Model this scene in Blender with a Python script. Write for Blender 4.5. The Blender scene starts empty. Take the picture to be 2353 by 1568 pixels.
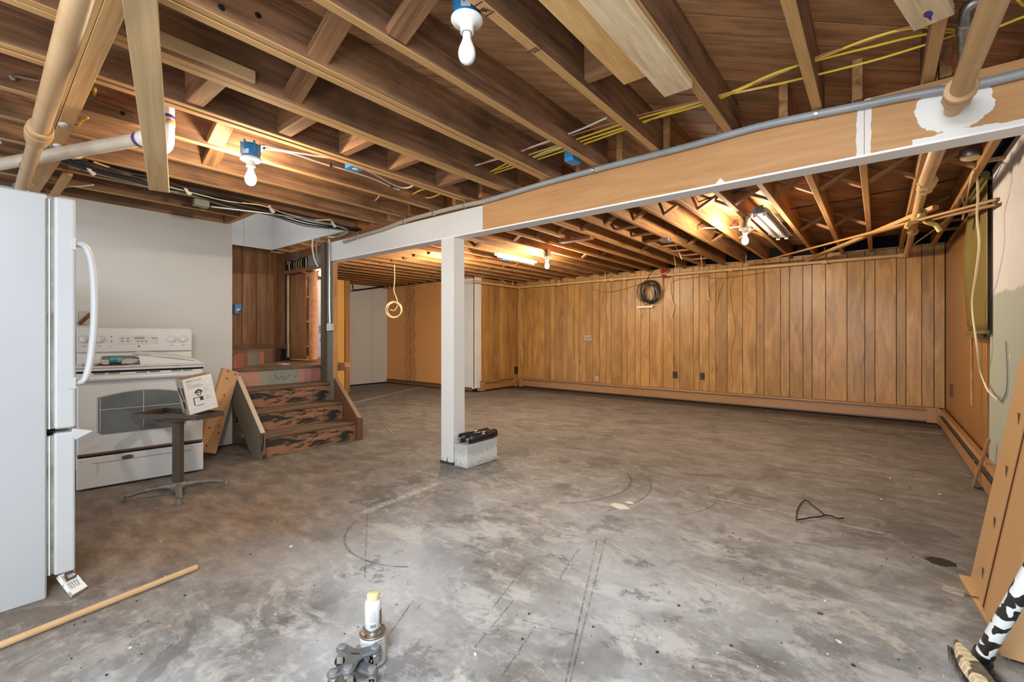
import bpy, math, random
from mathutils import Vector, Matrix
random.seed(7)
sc = bpy.context.scene
col = sc.collection
PI = math.pi

# ------------------------------------------------------------------ camera
F, YAW, CX, CY, H = 1043.87, math.radians(38.88), 1176.5, 771.85, 1.12
cd = bpy.data.cameras.new('camera'); cam = bpy.data.objects.new('camera', cd); col.objects.link(cam)
cd.sensor_width = 36.0; cd.lens = F / 2353 * 36; cd.shift_y = -(784 - CY) / 2353
cd.clip_start = 0.02; cd.clip_end = 100
cam.location = (0, 0, H); cam.rotation_euler = (PI / 2, 0, YAW)
sc.camera = cam

# ------------------------------------------------------------------ view, world, lights
vs = sc.view_settings
sc.display_settings.display_device = 'sRGB'
vs.view_transform = 'Standard'; vs.look = 'None'; vs.gamma = 1.0; vs.use_curve_mapping = False
vs.exposure = 0.12
cy_ = sc.cycles
cy_.max_bounces = 8; cy_.diffuse_bounces = 5; cy_.glossy_bounces = 4; cy_.transmission_bounces = 8
cy_.use_denoising = True
cy_.caustics_reflective = False; cy_.caustics_refractive = False
cy_.sample_clamp_indirect = 6.0

w = bpy.data.worlds.new('world'); sc.world = w; w.use_nodes = True
bg = w.node_tree.nodes['Background']
bg.inputs['Color'].default_value = (0.88, 0.94, 1.0, 1); bg.inputs['Strength'].default_value = 2.4

def light(name, kind, loc, power, color, size=0.06, rot=None, size_y=None, spread=None):
    d = bpy.data.lights.new(name, kind); o = bpy.data.objects.new(name, d); col.objects.link(o)
    d.energy = power; d.color = color; o.location = loc
    if kind == 'AREA':
        d.size = size
        if size_y: d.shape = 'RECTANGLE'; d.size_y = size_y
        if spread: d.spread = spread
    else: d.shadow_soft_size = size
    if rot: o.rotation_euler = rot
    return o
WARM = (1.0, 0.80, 0.57)
# unseen flash bounced off the ceiling behind the camera
light('flash_bounce_lamp', 'AREA', (-0.15, -0.55, 2.16), 125, (0.90, 0.955, 1.0), 1.1, (math.radians(30), 0, math.radians(40)), 0.6)
light('low_fill_lamp', 'AREA', (-0.2, -1.9, 0.6), 40, (0.95, 0.98, 1.0), 1.8, (PI / 2 + .22, 0, math.radians(8)), 0.8)  # added fill with no source there, lifts the beam underside and joists
# added fill atop the capped stairwell, stands in for light from upstairs
light('stairwell_fill_lamp', 'AREA', (-5.5, 2.2, 3.15), 6, (1.0, 0.97, 0.93), 0.8)
BULBS = dict(near=(-2.96, 1.147, 2.085), far_a=(-3.57, 5.20, 2.10), far_b=(-1.05, 5.05, 2.085),
             hidden=(-4.77, 4.55, 2.085), door=(-6.05, 3.27, 1.83))  # hidden: added bulb, unseen behind the post, to light the far room
POWER = dict(near=42, far_a=120, far_b=120, hidden=215, door=14)
for k_, p_ in BULBS.items():
    light('bulb_lamp_' + k_, 'POINT', (p_[0], p_[1], p_[2] - 0.0), POWER[k_], WARM, 0.045)

# ------------------------------------------------------------------ pixel + known plane -> point in the room
_c, _s = math.cos(YAW), math.sin(YAW)
def ray(x, y):
    u = (x - CX) / F; v = (CY - y) / F
    return Vector((-_s + u * _c, _c + u * _s, v))
EYE = Vector((0, 0, H))
def at_z(x, y, z): d = ray(x, y); return EYE + d * ((z - H) / d.z)
def at_y(x, y, Y): d = ray(x, y); return EYE + d * (Y / d.y)
def at_x(x, y, X): d = ray(x, y); return EYE + d * (X / d.x)

# ------------------------------------------------------------------ mesh helpers
WM = {}
def wmat(o): return WM.get(o.name, Matrix.Identity(4))
def place(o, W, parent=None):
    WM[o.name] = W
    if parent is not None:
        o.parent = parent; o.matrix_parent_inverse = Matrix.Identity(4)
        o.matrix_basis = wmat(parent).inverted() @ W
    else: o.matrix_basis = W
def tag(o, label=None, cat=None, group=None, kind=None):
    if label: o['label'] = label
    if cat: o['category'] = cat
    if group: o['group'] = group
    if kind: o['kind'] = kind
    return o
def thing(name, loc, label, cat, group=None):
    o = bpy.data.objects.new(name, None); col.objects.link(o); o.empty_display_size = 0.1
    place(o, Matrix.Translation(Vector(loc)))
    return tag(o, label, cat, group)
def frame(p0, p1, up=(0, 0, 1)):
    p0 = Vector(p0); p1 = Vector(p1); x = (p1 - p0).normalized(); up = Vector(up)
    y = up.cross(x)
    if y.length < 1e-5: y = Vector((0, 1, 0)).cross(x)
    y.normalize(); z = x.cross(y)
    M = Matrix.Identity(4)
    for i in range(3): M[i][0], M[i][1], M[i][2], M[i][3] = x[i], y[i], z[i], (p0[i] + p1[i]) / 2
    return M, (p1 - p0).length
class MB:
    def __init__(s): s.v = []; s.f = []; s.m = []; s.sm = []
    def add(s, vs_, fs, m=0, smooth=False):
        n = len(s.v); s.v += [Vector(q) for q in vs_]
        for f in fs: s.f.append([n + i for i in f]); s.m.append(m); s.sm.append(smooth)
        return s
    def box(s, x0, x1, y0, y1, z0, z1, m=0):
        x0, x1 = sorted((x0, x1)); y0, y1 = sorted((y0, y1)); z0, z1 = sorted((z0, z1))
        return s.add([(x0,y0,z0),(x1,y0,z0),(x1,y1,z0),(x0,y1,z0),(x0,y0,z1),(x1,y0,z1),(x1,y1,z1),(x0,y1,z1)],
                     [(0,3,2,1),(4,5,6,7),(0,1,5,4),(1,2,6,5),(2,3,7,6),(3,0,4,7)], m)
    def obox(s, M, sx, sy, sz, m=0):
        vs_ = [M @ Vector((a*sx/2, b*sy/2, c*sz/2)) for c in (-1,1) for (a,b) in ((-1,-1),(1,-1),(1,1),(-1,1))]
        return s.add(vs_, [(0,3,2,1),(4,5,6,7),(0,1,5,4),(1,2,6,5),(2,3,7,6),(3,0,4,7)], m)
    def hexa(s, a, b, m=0):            # two matching quads a (bottom), b (top)
        return s.add(list(a) + list(b), [(0,3,2,1),(4,5,6,7),(0,1,5,4),(1,2,6,5),(2,3,7,6),(3,0,4,7)], m)
    def prism(s, poly, M, h, m=0):     # polygon in local xy, extruded along local z by h
        n = len(poly); vs_ = [M @ Vector((x, y, 0)) for x, y in poly] + [M @ Vector((x, y, h)) for x, y in poly]
        ar = sum(poly[i][0]*poly[(i+1) % n][1] - poly[(i+1) % n][0]*poly[i][1] for i in range(n))
        fs = [tuple(range(n))[::-1], tuple(range(n, 2*n))] + [(i, (i+1) % n, n+(i+1) % n, n+i) for i in range(n)]
        if (ar < 0) != (h < 0): fs = [f[::-1] for f in fs]
        return s.add(vs_, fs, m)
    def lathe(s, prof, M=None, n=24, m=0, smooth=True):
        M = M or Matrix.Identity(4); vs_ = []; fs = []
        for r, z in prof:
            for i in range(n):
                a = 2*PI*i/n; vs_.append(M @ Vector((r*math.cos(a), r*math.sin(a), z)))
        for j in range(len(prof)-1):
            for i in range(n):
                k = (i+1) % n; fs.append((j*n+i, j*n+k, (j+1)*n+k, (j+1)*n+i))
        s.add(vs_, fs, m, smooth)
        if prof[0][0] > 1e-4: s.add(vs_[:n], [tuple(range(n))[::-1]], m)
        if prof[-1][0] > 1e-4: s.add(vs_[-n:], [tuple(range(n))], m)
        return s
    def tube(s, pts, r, n=8, m=0, closed=False, flat=None):
        pts = [Vector(p) for p in pts]; k = len(pts); R = r if isinstance(r, (list, tuple)) else [r]*k
        T = []
        for i in range(k):
            a = pts[i-1] if (i > 0 or closed) else pts[i]; b = pts[(i+1) % k] if (i < k-1 or closed) else pts[i]
            T.append((b-a).normalized() if (b-a).length > 1e-9 else Vector((0,0,1)))
        u = Vector((0,0,1)) if abs(T[0].z) < .9 else Vector((1,0,0))
        u = (u - T[0]*u.dot(T[0])).normalized(); vs_ = []
        for i in range(k):
            u = u - T[i]*u.dot(T[i])
            if u.length < 1e-6: u = T[i].orthogonal()
            u.normalize(); w_ = T[i].cross(u)
            for j in range(n):
                a = 2*PI*j/n
                vs_.append(pts[i] + (u*math.cos(a)*(flat or 1) + w_*math.sin(a))*R[i])
        fs = []
        for i in range(k if closed else k-1):
            i2 = (i+1) % k
            for j in range(n):
                j2 = (j+1) % n; fs.append((i*n+j, i*n+j2, i2*n+j2, i2*n+j))
        s.add(vs_, fs, m, True)
        if not closed:
            s.add(vs_[:n], [tuple(range(n))[::-1]], m); s.add(vs_[-n:], [tuple(range(n))], m)
        return s
    def build(s, name, mats, parent=None, origin=None, bevel=0, W=None, solid=0):
        if not isinstance(mats, (list, tuple)): mats = [mats]
        if W is None:
            if origin is None:
                if parent is not None: origin = wmat(parent).translation.copy()
                else:
                    xs = [q.x for q in s.v]; ys = [q.y for q in s.v]; zs = [q.z for q in s.v]
                    origin = Vector(((min(xs)+max(xs))/2, (min(ys)+max(ys))/2, min(zs)))
            W = Matrix.Translation(Vector(origin)); inv = W.inverted(); vv = [inv @ q for q in s.v]
        else: vv = s.v               # already local
        me = bpy.data.meshes.new(name); me.from_pydata([tuple(q) for q in vv], [], s.f)
        for mt in mats: me.materials.append(mt)
        me.polygons.foreach_set('material_index', s.m); me.polygons.foreach_set('use_smooth', s.sm); me.update()
        o = bpy.data.objects.new(name, me); col.objects.link(o); place(o, W, parent)
        if bevel:
            b = o.modifiers.new('bevel', 'BEVEL'); b.width = bevel; b.segments = 2 if bevel > .006 else 1; b.limit_method = 'ANGLE'
            b.harden_normals = False
        return o
def board(name, p0, p1, w_, t, mat, parent=None, up=(0,0,1), bevel=0, cut=None):
    """a length of timber: local x runs along the grain, w_ across (local y), t along up (local z)"""
    M, L = frame(p0, p1, up); mb = MB(); mb.box(-L/2, L/2, -w_/2, w_/2, -t/2, t/2)
    return mb.build(name, mat, parent, W=M, bevel=bevel)
def bez(pts, n=8):
    """smooth path through points (Catmull-Rom)"""
    P = [Vector(p) for p in pts]; P = [P[0]*2-P[1]] + P + [P[-1]*2-P[-2]]; out = []
    for i in range(1, len(P)-2):
        a, b, c, d = P[i-1], P[i], P[i+1], P[i+2]
        for k in range(n):
            t = k/n; out.append(.5*((2*b)+(c-a)*t+(2*a-5*b+4*c-d)*t*t+(3*b-a-3*c+d)*t**3))
    out.append(P[-2]); return out
def clone(o, W=None, parent=None):
    c = o.copy(); col.objects.link(c); place(c, W if W is not None else wmat(o), parent)
    return c
def clone_tree(o, W, label=None, parent=None):
    c = clone(o, W, parent)
    if label: c['label'] = label
    d = W @ wmat(o).inverted()
    for ch in list(o.children): clone_tree(ch, d @ wmat(ch), None, c)
    return c

# ------------------------------------------------------------------ materials
def C(r, g, b):
    f = lambda v: (v/255/12.92) if v/255 <= .04045 else ((v/255+.055)/1.055)**2.4
    return (f(r), f(g), f(b), 1)
class NT:
    def __init__(s, name):
        s.mat = bpy.data.materials.new(name); s.mat.use_nodes = True; s.t = s.mat.node_tree
        s.p = s.t.nodes['Principled BSDF']
    def n(s, kind, **kw):
        nd = s.t.nodes.new(kind)
        for k, v in kw.items():
            if k.startswith('i_'):
                key = k[2:]; key = int(key) if key.isdigit() else key.replace('_', ' ')
                nd.inputs[key].default_value = v
            else: setattr(nd, k, v)
        return nd
    def l(s, a, b): s.t.links.new(a, b)
    def math(s, op, a, b=None, c=None, clamp=False):
        nd = s.t.nodes.new('ShaderNodeMath'); nd.operation = op; nd.use_clamp = clamp
        for i, q in enumerate((a, b, c)):
            if q is None: continue
            if isinstance(q, (int, float)): nd.inputs[i].default_value = q
            else: s.l(q, nd.inputs[i])
        return nd.outputs[0]
    def mix(s, fac, a, b, mode='MIX'):
        nd = s.t.nodes.new('ShaderNodeMix'); nd.data_type = 'RGBA'; nd.blend_type = mode
        for sock, q in ((nd.inputs[0], fac), (nd.inputs[6], a), (nd.inputs[7], b)):
            if isinstance(q, (int, float, tuple)): sock.default_value = q
            else: s.l(q, sock)
        return nd.outputs[2]
    def ramp(s, fac, stops):
        nd = s.t.nodes.new('ShaderNodeValToRGB'); cr = nd.color_ramp
        while len(cr.elements) > len(stops): cr.elements.remove(cr.elements[-1])
        while len(cr.elements) < len(stops): cr.elements.new(1)
        for e, (p, c_) in zip(cr.elements, stops): e.position = p; e.color = c_ if isinstance(c_, tuple) else (c_, c_, c_, 1)
        s.l(fac, nd.inputs[0]); return nd.outputs[0]
    def coord(s, which='Object', scale=(1,1,1), rnd=False, loc=(0,0,0), rot=(0,0,0)):
        tc = s.n('ShaderNodeTexCoord'); out = tc.outputs[which]
        if rnd:
            oi = s.n('ShaderNodeObjectInfo'); cb = s.n('ShaderNodeCombineXYZ')
            for i, k in enumerate((37.0, 19.0, 53.0)): s.l(s.math('MULTIPLY', oi.outputs['Random'], k), cb.inputs[i])
            ad = s.n('ShaderNodeVectorMath', operation='ADD'); s.l(out, ad.inputs[0]); s.l(cb.outputs[0], ad.inputs[1]); out = ad.outputs[0]
        mp = s.n('ShaderNodeMapping'); s.l(out, mp.inputs[0]); mp.inputs['Scale'].default_value = scale
        mp.inputs['Location'].default_value = loc; mp.inputs['Rotation'].default_value = rot
        return mp.outputs[0]
    def noise(s, vec, scale=3, detail=4, rough=.55, dist=0):
        nd = s.n('ShaderNodeTexNoise'); s.l(vec, nd.inputs['Vector'])
        nd.inputs['Scale'].default_value = scale; nd.inputs['Detail'].default_value = detail
        nd.inputs['Roughness'].default_value = rough; nd.inputs['Distortion'].default_value = dist
        return nd.outputs[0]
    def bump(s, h, strength=.2, dist=.01):
        b = s.n('ShaderNodeBump'); b.inputs['Strength'].default_value = strength; b.inputs['Distance'].default_value = dist
        s.l(h, b.inputs['Height']); s.l(b.outputs[0], s.p.inputs['Normal'])
    def out(s, color=None, rough=None, metal=None, spec=None, coat=None):
        for key, q in (('Base Color', color), ('Roughness', rough), ('Metallic', metal), ('Specular IOR Level', spec), ('Coat Weight', coat)):
            if q is None: continue
            if isinstance(q, (int, float, tuple)): s.p.inputs[key].default_value = q
            else: s.l(q, s.p.inputs[key])
        return s.mat
def plain(name, color, rough=.5, metal=0, spec=.5, var=None, scale=6, amount=.5, bump=0, det=4):
    s = NT(name)
    if var is None: return s.out(color, rough, metal, spec)
    v = s.coord('Object', rnd=True); f = s.noise(v, scale, det, .6)
    f = s.ramp(f, [(.5 - amount/2.2, 0.0), (.5 + amount/2.2, 1.0)])
    if bump: s.bump(f, bump, .004)
    return s.out(s.mix(f, color, var), rough, metal, spec)
def wood(name, dark, mid, light_, grain=(.55, 9, 9), scale=2.6, rough=.6, spec=.3, knots=.5, under=None, rnd=.3, soot=0.0, bump=.12, dist=.7, fine=.35):
    s = NT(name)
    base = s.coord('Object', rnd=True)
    def mp(sc_):
        m_ = s.n('ShaderNodeMapping'); s.l(base, m_.inputs[0]); m_.inputs['Scale'].default_value = sc_; return m_.outputs[0]
    a = s.noise(mp(grain), scale, 4, .55, dist)
    b = s.noise(mp((grain[0]*2.2, grain[1]*7, grain[2]*7)), scale*1.3, 3, .6, .1)
    f = s.math('ADD', s.math('MULTIPLY', a, 1-fine), s.math('MULTIPLY', b, fine))
    colr = s.ramp(f, [(.33, dark), (.5, mid), (.68, light_)])
    if knots:
        vo = s.n('ShaderNodeTexVoronoi'); s.l(mp((1.4, 4.2, 4.2)), vo.inputs['Vector']); vo.inputs['Scale'].default_value = 1.0
        k = s.ramp(vo.outputs['Distance'], [(.05, 1.0), (.13, 0.0)])
        colr = s.mix(s.math('MULTIPLY', k, knots), colr, tuple(q*.42 for q in dark[:3]) + (1,))
    if soot:
        d = s.ramp(s.noise(mp((.8, 1.3, 1.3)), 2.2, 5, .62), [(.42, 0.0), (.66, 1.0)])
        colr = s.mix(s.math('MULTIPLY', d, soot), colr, C(52, 42, 38))
    oi = s.n('ShaderNodeObjectInfo')
    if under is not None:                      # lower edges paler: cleaner cut wood, with light from below painted in
        g = s.n('ShaderNodeNewGeometry'); sp = s.n('ShaderNodeSeparateXYZ'); s.l(g.outputs['Normal'], sp.inputs[0])
        uf = s.math('LESS_THAN', sp.outputs[2], -.6)
        uc = s.mix(s.ramp(b, [(.3, 0.0), (.7, 1.0)]), tuple(q*.7 for q in under[:3])+(1,), under)
        colr = s.mix(uf, colr, uc)
    hsv = s.n('ShaderNodeHueSaturation'); s.l(colr, hsv.inputs['Color'])
    s.l(s.math('ADD', s.math('MULTIPLY', oi.outputs['Random'], rnd), 1-rnd/2), hsv.inputs['Value'])
    if bump: s.bump(f, bump, .003)
    return s.out(hsv.outputs[0], rough, 0, spec)

M = {}
M['joist'] = wood('joist_wood', C(94,68,48), C(140,103,75), C(170,130,98), under=C(202,158,104), soot=.6, rnd=.3, rough=.7)
M['joist_far'] = wood('far_joist_wood', C(112,78,48), C(156,112,70), C(186,142,94), under=C(182,136,86), soot=.3, rnd=.3, rough=.7)
M['deck'] = wood('deck_wood', C(126,90,62), C(166,122,84), C(194,148,108), grain=(.8, 8, 8), rnd=.3, rough=.7, soot=.25)
M['block'] = wood('blocking_wood', C(108,76,52), C(146,106,74), C(176,132,94), rnd=.35, rough=.7)
M['panel'] = wood('panel_wood', C(132,94,50), C(160,119,66), C(182,142,86), grain=(.8, 4, 4), scale=2.0, rough=.36, spec=.4, rnd=.36, knots=.55, bump=.02, dist=1.0, fine=.3)
M['panel_fine'] = wood('panel_fine_wood', C(122,84,46), C(142,102,58), C(158,118,74), grain=(.25, 16, 16), rough=.36, spec=.4, rnd=.1, knots=0, bump=.03)
M['panel_dark'] = wood('panel_brown_wood', C(92,62,40), C(122,86,56), C(146,106,72), grain=(.6, 6, 6), rough=.42, rnd=.18, knots=.3, bump=.03, dist=1.0)
M['plank_new'] = wood('new_pine', C(186,160,124), C(216,192,156), C(232,212,180), grain=(.8, 7, 7), rnd=.1, knots=.35, dist=1.1)
M['pine_yellow'] = wood('yellow_pine', C(192,146,88), C(216,172,112), C(228,190,136), grain=(.8, 6, 6), rnd=.05, knots=.5, dist=1.3)
M['board_tan'] = wood('tan_board', C(168,124,76), C(190,148,98), C(206,168,118), grain=(.5, 10, 10), rnd=.1, knots=.3)
M['board_hang'] = wood('pale_board', C(178,146,104), C(196,166,124), C(210,182,142), grain=(.5, 10, 10), rnd=.1, knots=.2)
M['stud'] = wood('stud_wood', C(140,94,58), C(172,122,78), C(196,148,102), rnd=.15, knots=.6)
M['backing'] = plain('dark_backing', C(30,22,17), .9)
M['soot'] = plain('dark_gap', C(16,12,10), .95)
M['white'] = plain('white_paint', C(212,213,213), .55, var=C(198,199,200), scale=2.2, amount=.8)
M['white_wall'] = plain('white_wall_paint', C(196,198,199), .6, var=C(186,188,189), scale=.9, amount=.9)
M['tan'] = plain('tan_paint', C(190,142,86), .45, var=C(180,130,76), scale=3, amount=.8)
M['tan_dark'] = plain('tan_paint_dark', C(160,108,58), .5)
M['heater'] = plain('heater_enamel', C(156,118,80), .4, var=C(146,106,70), scale=3)
M['pipe'] = plain('tan_painted_pipe', C(198,164,120), .45, var=C(182,144,100), scale=5)
M['grey_paint'] = plain('grey_paint', C(128,126,118), .55, var=C(112,108,98), scale=4)
M['orange'] = None
M['steel'] = plain('galvanised_steel', C(168,168,164), .42, .85, var=C(128,128,126), scale=14)
M['emt'] = plain('conduit_steel', C(196,196,192), .32, .9)
M['blue'] = plain('blue_plastic', C(40,128,186), .4)
M['black'] = plain('black_plastic', C(22,22,23), .35)
M['black_cable'] = plain('black_cable', C(26,25,25), .5)
M['white_cable'] = plain('white_cable', C(214,206,190), .5)
M['cream_cable'] = plain('cream_cable', C(222,200,158), .5)
M['yellow_cable'] = plain('yellow_cable', C(214,184,52), .45)
M['copper'] = plain('copper', C(176,112,74), .4, .8)
M['porcelain'] = plain('white_porcelain', C(232,232,230), .22)
M['grey_pvc'] = plain('grey_cable_sheath', C(150,154,156), .4, var=C(134,138,140), scale=5)
M['brown_paint'] = plain('brown_paint', C(112,78,54), .55, var=C(96,64,44), scale=4)
# ================================================================== SETTING
def structure(o): o['kind'] = 'structure'; return o

# ---- floor: worn concrete slab
def floor_mat():
    s = NT('concrete')
    v = s.coord('Object')
    sep = s.n('ShaderNodeSeparateXYZ'); s.l(v, sep.inputs[0]); X, Y = sep.outputs[0], sep.outputs[1]
    def nz(sc_, d=5, r=.6, scale=(1,1,1), rot=0, dist=0):
        mp = s.n('ShaderNodeMapping'); s.l(v, mp.inputs[0]); mp.inputs['Scale'].default_value = scale; mp.inputs['Rotation'].default_value = (0,0,rot)
        return s.noise(mp.outputs[0], sc_, d, r, dist)
    big = nz(.9, 5, .6); med = nz(3.2, 6, .62, dist=.4); fine = nz(30, 4, .65); streak = nz(2.6, 5, .65, (1, 7, 1), math.radians(-28))
    base = s.ramp(med, [(.32, C(84,82,80)), (.5, C(118,116,113)), (.66, C(140,139,136))])
    base = s.mix(s.ramp(streak, [(.42, 0.0), (.62, .55)]), base, C(92,88,84))
    base = s.mix(s.ramp(fine, [(.35, .35), (.5, 0.0)]), base, C(70,68,66)); base = s.mix(s.ramp(nz(14, 6, .7), [(.52, 0.0), (.66, .5)]), base, C(172,170,166))
    # dark worn blotches with hard edges, pale cement skim patches
    bl = s.ramp(nz(2.3, 9, .72, dist=.5), [(.53, 0.0), (.57, .75)])
    base = s.mix(bl, base, C(72,70,69))
    sk = s.ramp(nz(2.6, 9, .74, (1, 1.9, 1), .5, .5), [(.51, 0.0), (.59, .6)])
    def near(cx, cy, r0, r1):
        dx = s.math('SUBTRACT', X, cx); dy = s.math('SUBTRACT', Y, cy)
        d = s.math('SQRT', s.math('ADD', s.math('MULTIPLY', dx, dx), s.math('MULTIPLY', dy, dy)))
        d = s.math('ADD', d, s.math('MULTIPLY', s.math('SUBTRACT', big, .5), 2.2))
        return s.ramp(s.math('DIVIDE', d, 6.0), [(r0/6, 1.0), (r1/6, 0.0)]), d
    c1, _d = near(-1.05, 1.55, .9, 2.3)  # painted pool of light: floor whitened around this centre
    pool_light = s.ramp(nz(1.3, 4, .55), [(.38, .1), (.62, 1.0)])
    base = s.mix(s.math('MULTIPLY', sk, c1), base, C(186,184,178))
    base = s.mix(s.math('MULTIPLY', s.math('MULTIPLY', c1, pool_light), .62), base, C(184,189,194)); base = s.mix(s.math('MULTIPLY', s.ramp(nz(3.4, 9, .74), [(.56, 0.0), (.6, .6)]), c1), base, C(88,88,90))
    # brown ground-in dirt in the kitchen corner, dirt and falloff painted outside the light pool
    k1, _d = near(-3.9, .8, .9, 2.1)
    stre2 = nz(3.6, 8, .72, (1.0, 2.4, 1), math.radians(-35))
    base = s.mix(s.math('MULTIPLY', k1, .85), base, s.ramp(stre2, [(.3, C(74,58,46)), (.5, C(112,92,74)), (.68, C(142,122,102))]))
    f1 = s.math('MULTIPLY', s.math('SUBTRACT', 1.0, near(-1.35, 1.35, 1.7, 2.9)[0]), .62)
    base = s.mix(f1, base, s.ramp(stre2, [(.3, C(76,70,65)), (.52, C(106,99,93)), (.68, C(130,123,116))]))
    # black mastic line along the back wall
    e1 = s.ramp(s.math('ADD', Y, s.math('MULTIPLY', s.math('SUBTRACT', med, .5), .25)), [(0, 0.0), (1, 0.0)])
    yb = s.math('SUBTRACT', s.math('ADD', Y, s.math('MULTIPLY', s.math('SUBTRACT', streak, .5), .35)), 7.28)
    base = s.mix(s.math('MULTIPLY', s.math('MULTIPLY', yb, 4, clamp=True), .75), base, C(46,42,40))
    # curved tyre scuffs and straight scratches
    def arc(cx, cy, r, wd, a0, a1, dark=.7):
        dx = s.math('SUBTRACT', X, cx); dy = s.math('SUBTRACT', Y, cy)
        d = s.math('SQRT', s.math('ADD', s.math('MULTIPLY', dx, dx), s.math('MULTIPLY', dy, dy)))
        m_ = s.math('LESS_THAN', s.math('ABSOLUTE', s.math('SUBTRACT', d, r)), wd)
        an = s.math('ARCTAN2', dy, dx)
        m_ = s.math('MULTIPLY', m_, s.math('MULTIPLY', s.math('GREATER_THAN', an, a0), s.math('LESS_THAN', an, a1)))
        return s.math('MULTIPLY', s.math('MULTIPLY', m_, dark), s.ramp(fine, [(.38, .2), (.6, 1.0)]))
    def scratch(p, q, wd, dark=.6):
        L = math.hypot(q[0]-p[0], q[1]-p[1]); ux, uy = (q[0]-p[0])/L, (q[1]-p[1])/L
        dx = s.math('SUBTRACT', X, p[0]); dy = s.math('SUBTRACT', Y, p[1])
        al = s.math('ADD', s.math('MULTIPLY', dx, ux), s.math('MULTIPLY', dy, uy))
        ac = s.math('ABSOLUTE', s.math('SUBTRACT', s.math('MULTIPLY', dx, uy), s.math('MULTIPLY', dy, ux)))
        m_ = s.math('MULTIPLY', s.math('LESS_THAN', ac, wd), s.math('MULTIPLY', s.math('GREATER_THAN', al, 0), s.math('LESS_THAN', al, L)))
        return s.math('MULTIPLY', s.math('MULTIPLY', m_, dark), s.ramp(fine, [(.4, .1), (.58, 1.0)]))
    Z = lambda x, y: tuple(at_z(x, y, 0))[:2]
    mk = []
    for a_, b_ in (((1392,1235),(1310,1568)), ((1372,1240),(1300,1568)), ((1180,1380),(1090,1490)), ((1215,1290),(1130,1400)), ((1200,1425),(1330,1460)),
                   ((1375,1240),(1500,1300)), ((950,1380),(880,1480)), ((1330,1262),(1285,1330)), ((965,1390),(960,1400)), ((1230,1440),(1150,1560)), ((845,1160),(838,1330))):
        mk.append(scratch(Z(*a_), Z(*b_), .0035))
    mk.append(arc(-2.05, 3.05, .62, .010, -.9, .75)); mk.append(arc(-2.0, 3.0, .74, .007, -.5, .6)); mk.append(arc(-1.35, 3.2, .5, .006, -.7, .4)); mk.append(arc(-2.05, 1.75, .45, .006, -2.7, -.9))
    acc = mk[0]
    for q in mk[1:]: acc = s.math('MAXIMUM', acc, q)
    base = s.mix(acc, base, C(46,45,46))
    pl = []
    for a_, b_, wd in (((830,1180),(1010,1110),.03), ((815,925),(1010,880),.05), ((1770,960),(2190,1000),.02), ((1620,1140),(2050,1230),.008), ((1390,1160),(1460,1165),.022),
                       ((2165,1350),(2215,1365),.035), ((1950,1400),(2090,1500),.03)):
        pl.append(scratch(Z(*a_), Z(*b_), wd, .75))
    acc = pl[0]
    for q in pl[1:]: acc = s.math('MAXIMUM', acc, q)
    base = s.mix(acc, base, C(176,170,160))
    # a small black spill
    sp_ = tuple(at_z(2162, 1292, 0))
    dx = s.math('SUBTRACT', X, sp_[0]); dy = s.math('SUBTRACT', Y, sp_[1])
    d = s.math('ADD', s.math('SQRT', s.math('ADD', s.math('MULTIPLY', dx, dx), s.math('MULTIPLY', dy, dy))), s.math('MULTIPLY', s.math('SUBTRACT', nz(16, 5, .7), .45), .10))
    base = s.mix(s.math('LESS_THAN', d, .06), base, C(34,33,33))
    # specks of grit
    g = s.ramp(nz(75, 2, .5), [(.73, 0.0), (.76, 1.0)]); base = s.mix(s.math('MULTIPLY', g, .6), base, C(190,184,172))
    g = s.ramp(nz(62, 2, .5), [(.25, 1.0), (.28, 0.0)]); base = s.mix(s.math('MULTIPLY', g, .6), base, C(48,44,42))
    s.bump(s.math('ADD', s.math('MULTIPLY', fine, .4), med), .22, .006)
    return s.out(base, s.ramp(med, [(.3, .5), (.7, .78)]), 0, .3)
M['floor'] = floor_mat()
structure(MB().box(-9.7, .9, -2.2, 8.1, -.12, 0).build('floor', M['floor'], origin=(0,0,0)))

# ---- ceiling: boarded deck on exposed joists
ZJ, ZD = 2.25, 2.458
ceil = structure(MB().box(-9.7, -6.45, -2.2, 8.1, 2.50, 2.54).box(-6.45, -4.42, -2.2, 1.74, 2.50, 2.54).box(-6.45, -4.42, 2.80, 8.1, 2.50, 2.54)
                 .box(-4.42, .9, -2.2, 8.1, 2.50, 2.54).build('ceiling', M['soot'], origin=(0,0,0)))
def clip(poly, rect):
    x0, x1, y0, y1 = rect
    for ax, lim, sg in ((0,x0,1),(0,x1,-1),(1,y0,1),(1,y1,-1)):
        out = []
        for i in range(len(poly)):
            a, b = poly[i-1], poly[i]; da, db = (a[ax]-lim)*sg, (b[ax]-lim)*sg
            if (da >= 0) != (db >= 0):
                t = da/(da-db); out.append((a[0]+(b[0]-a[0])*t, a[1]+(b[1]-a[1])*t))
            if db >= 0: out.append(b)
        poly = out
        if len(poly) < 3: return []
    return poly
th = math.radians(43.5); du = (math.cos(th), math.sin(th)); dn = (-math.sin(th), math.cos(th))
n0 = dn[0]*(-.454) + dn[1]*2.09
RM = Matrix.Rotation(th, 4, 'Z')
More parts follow.
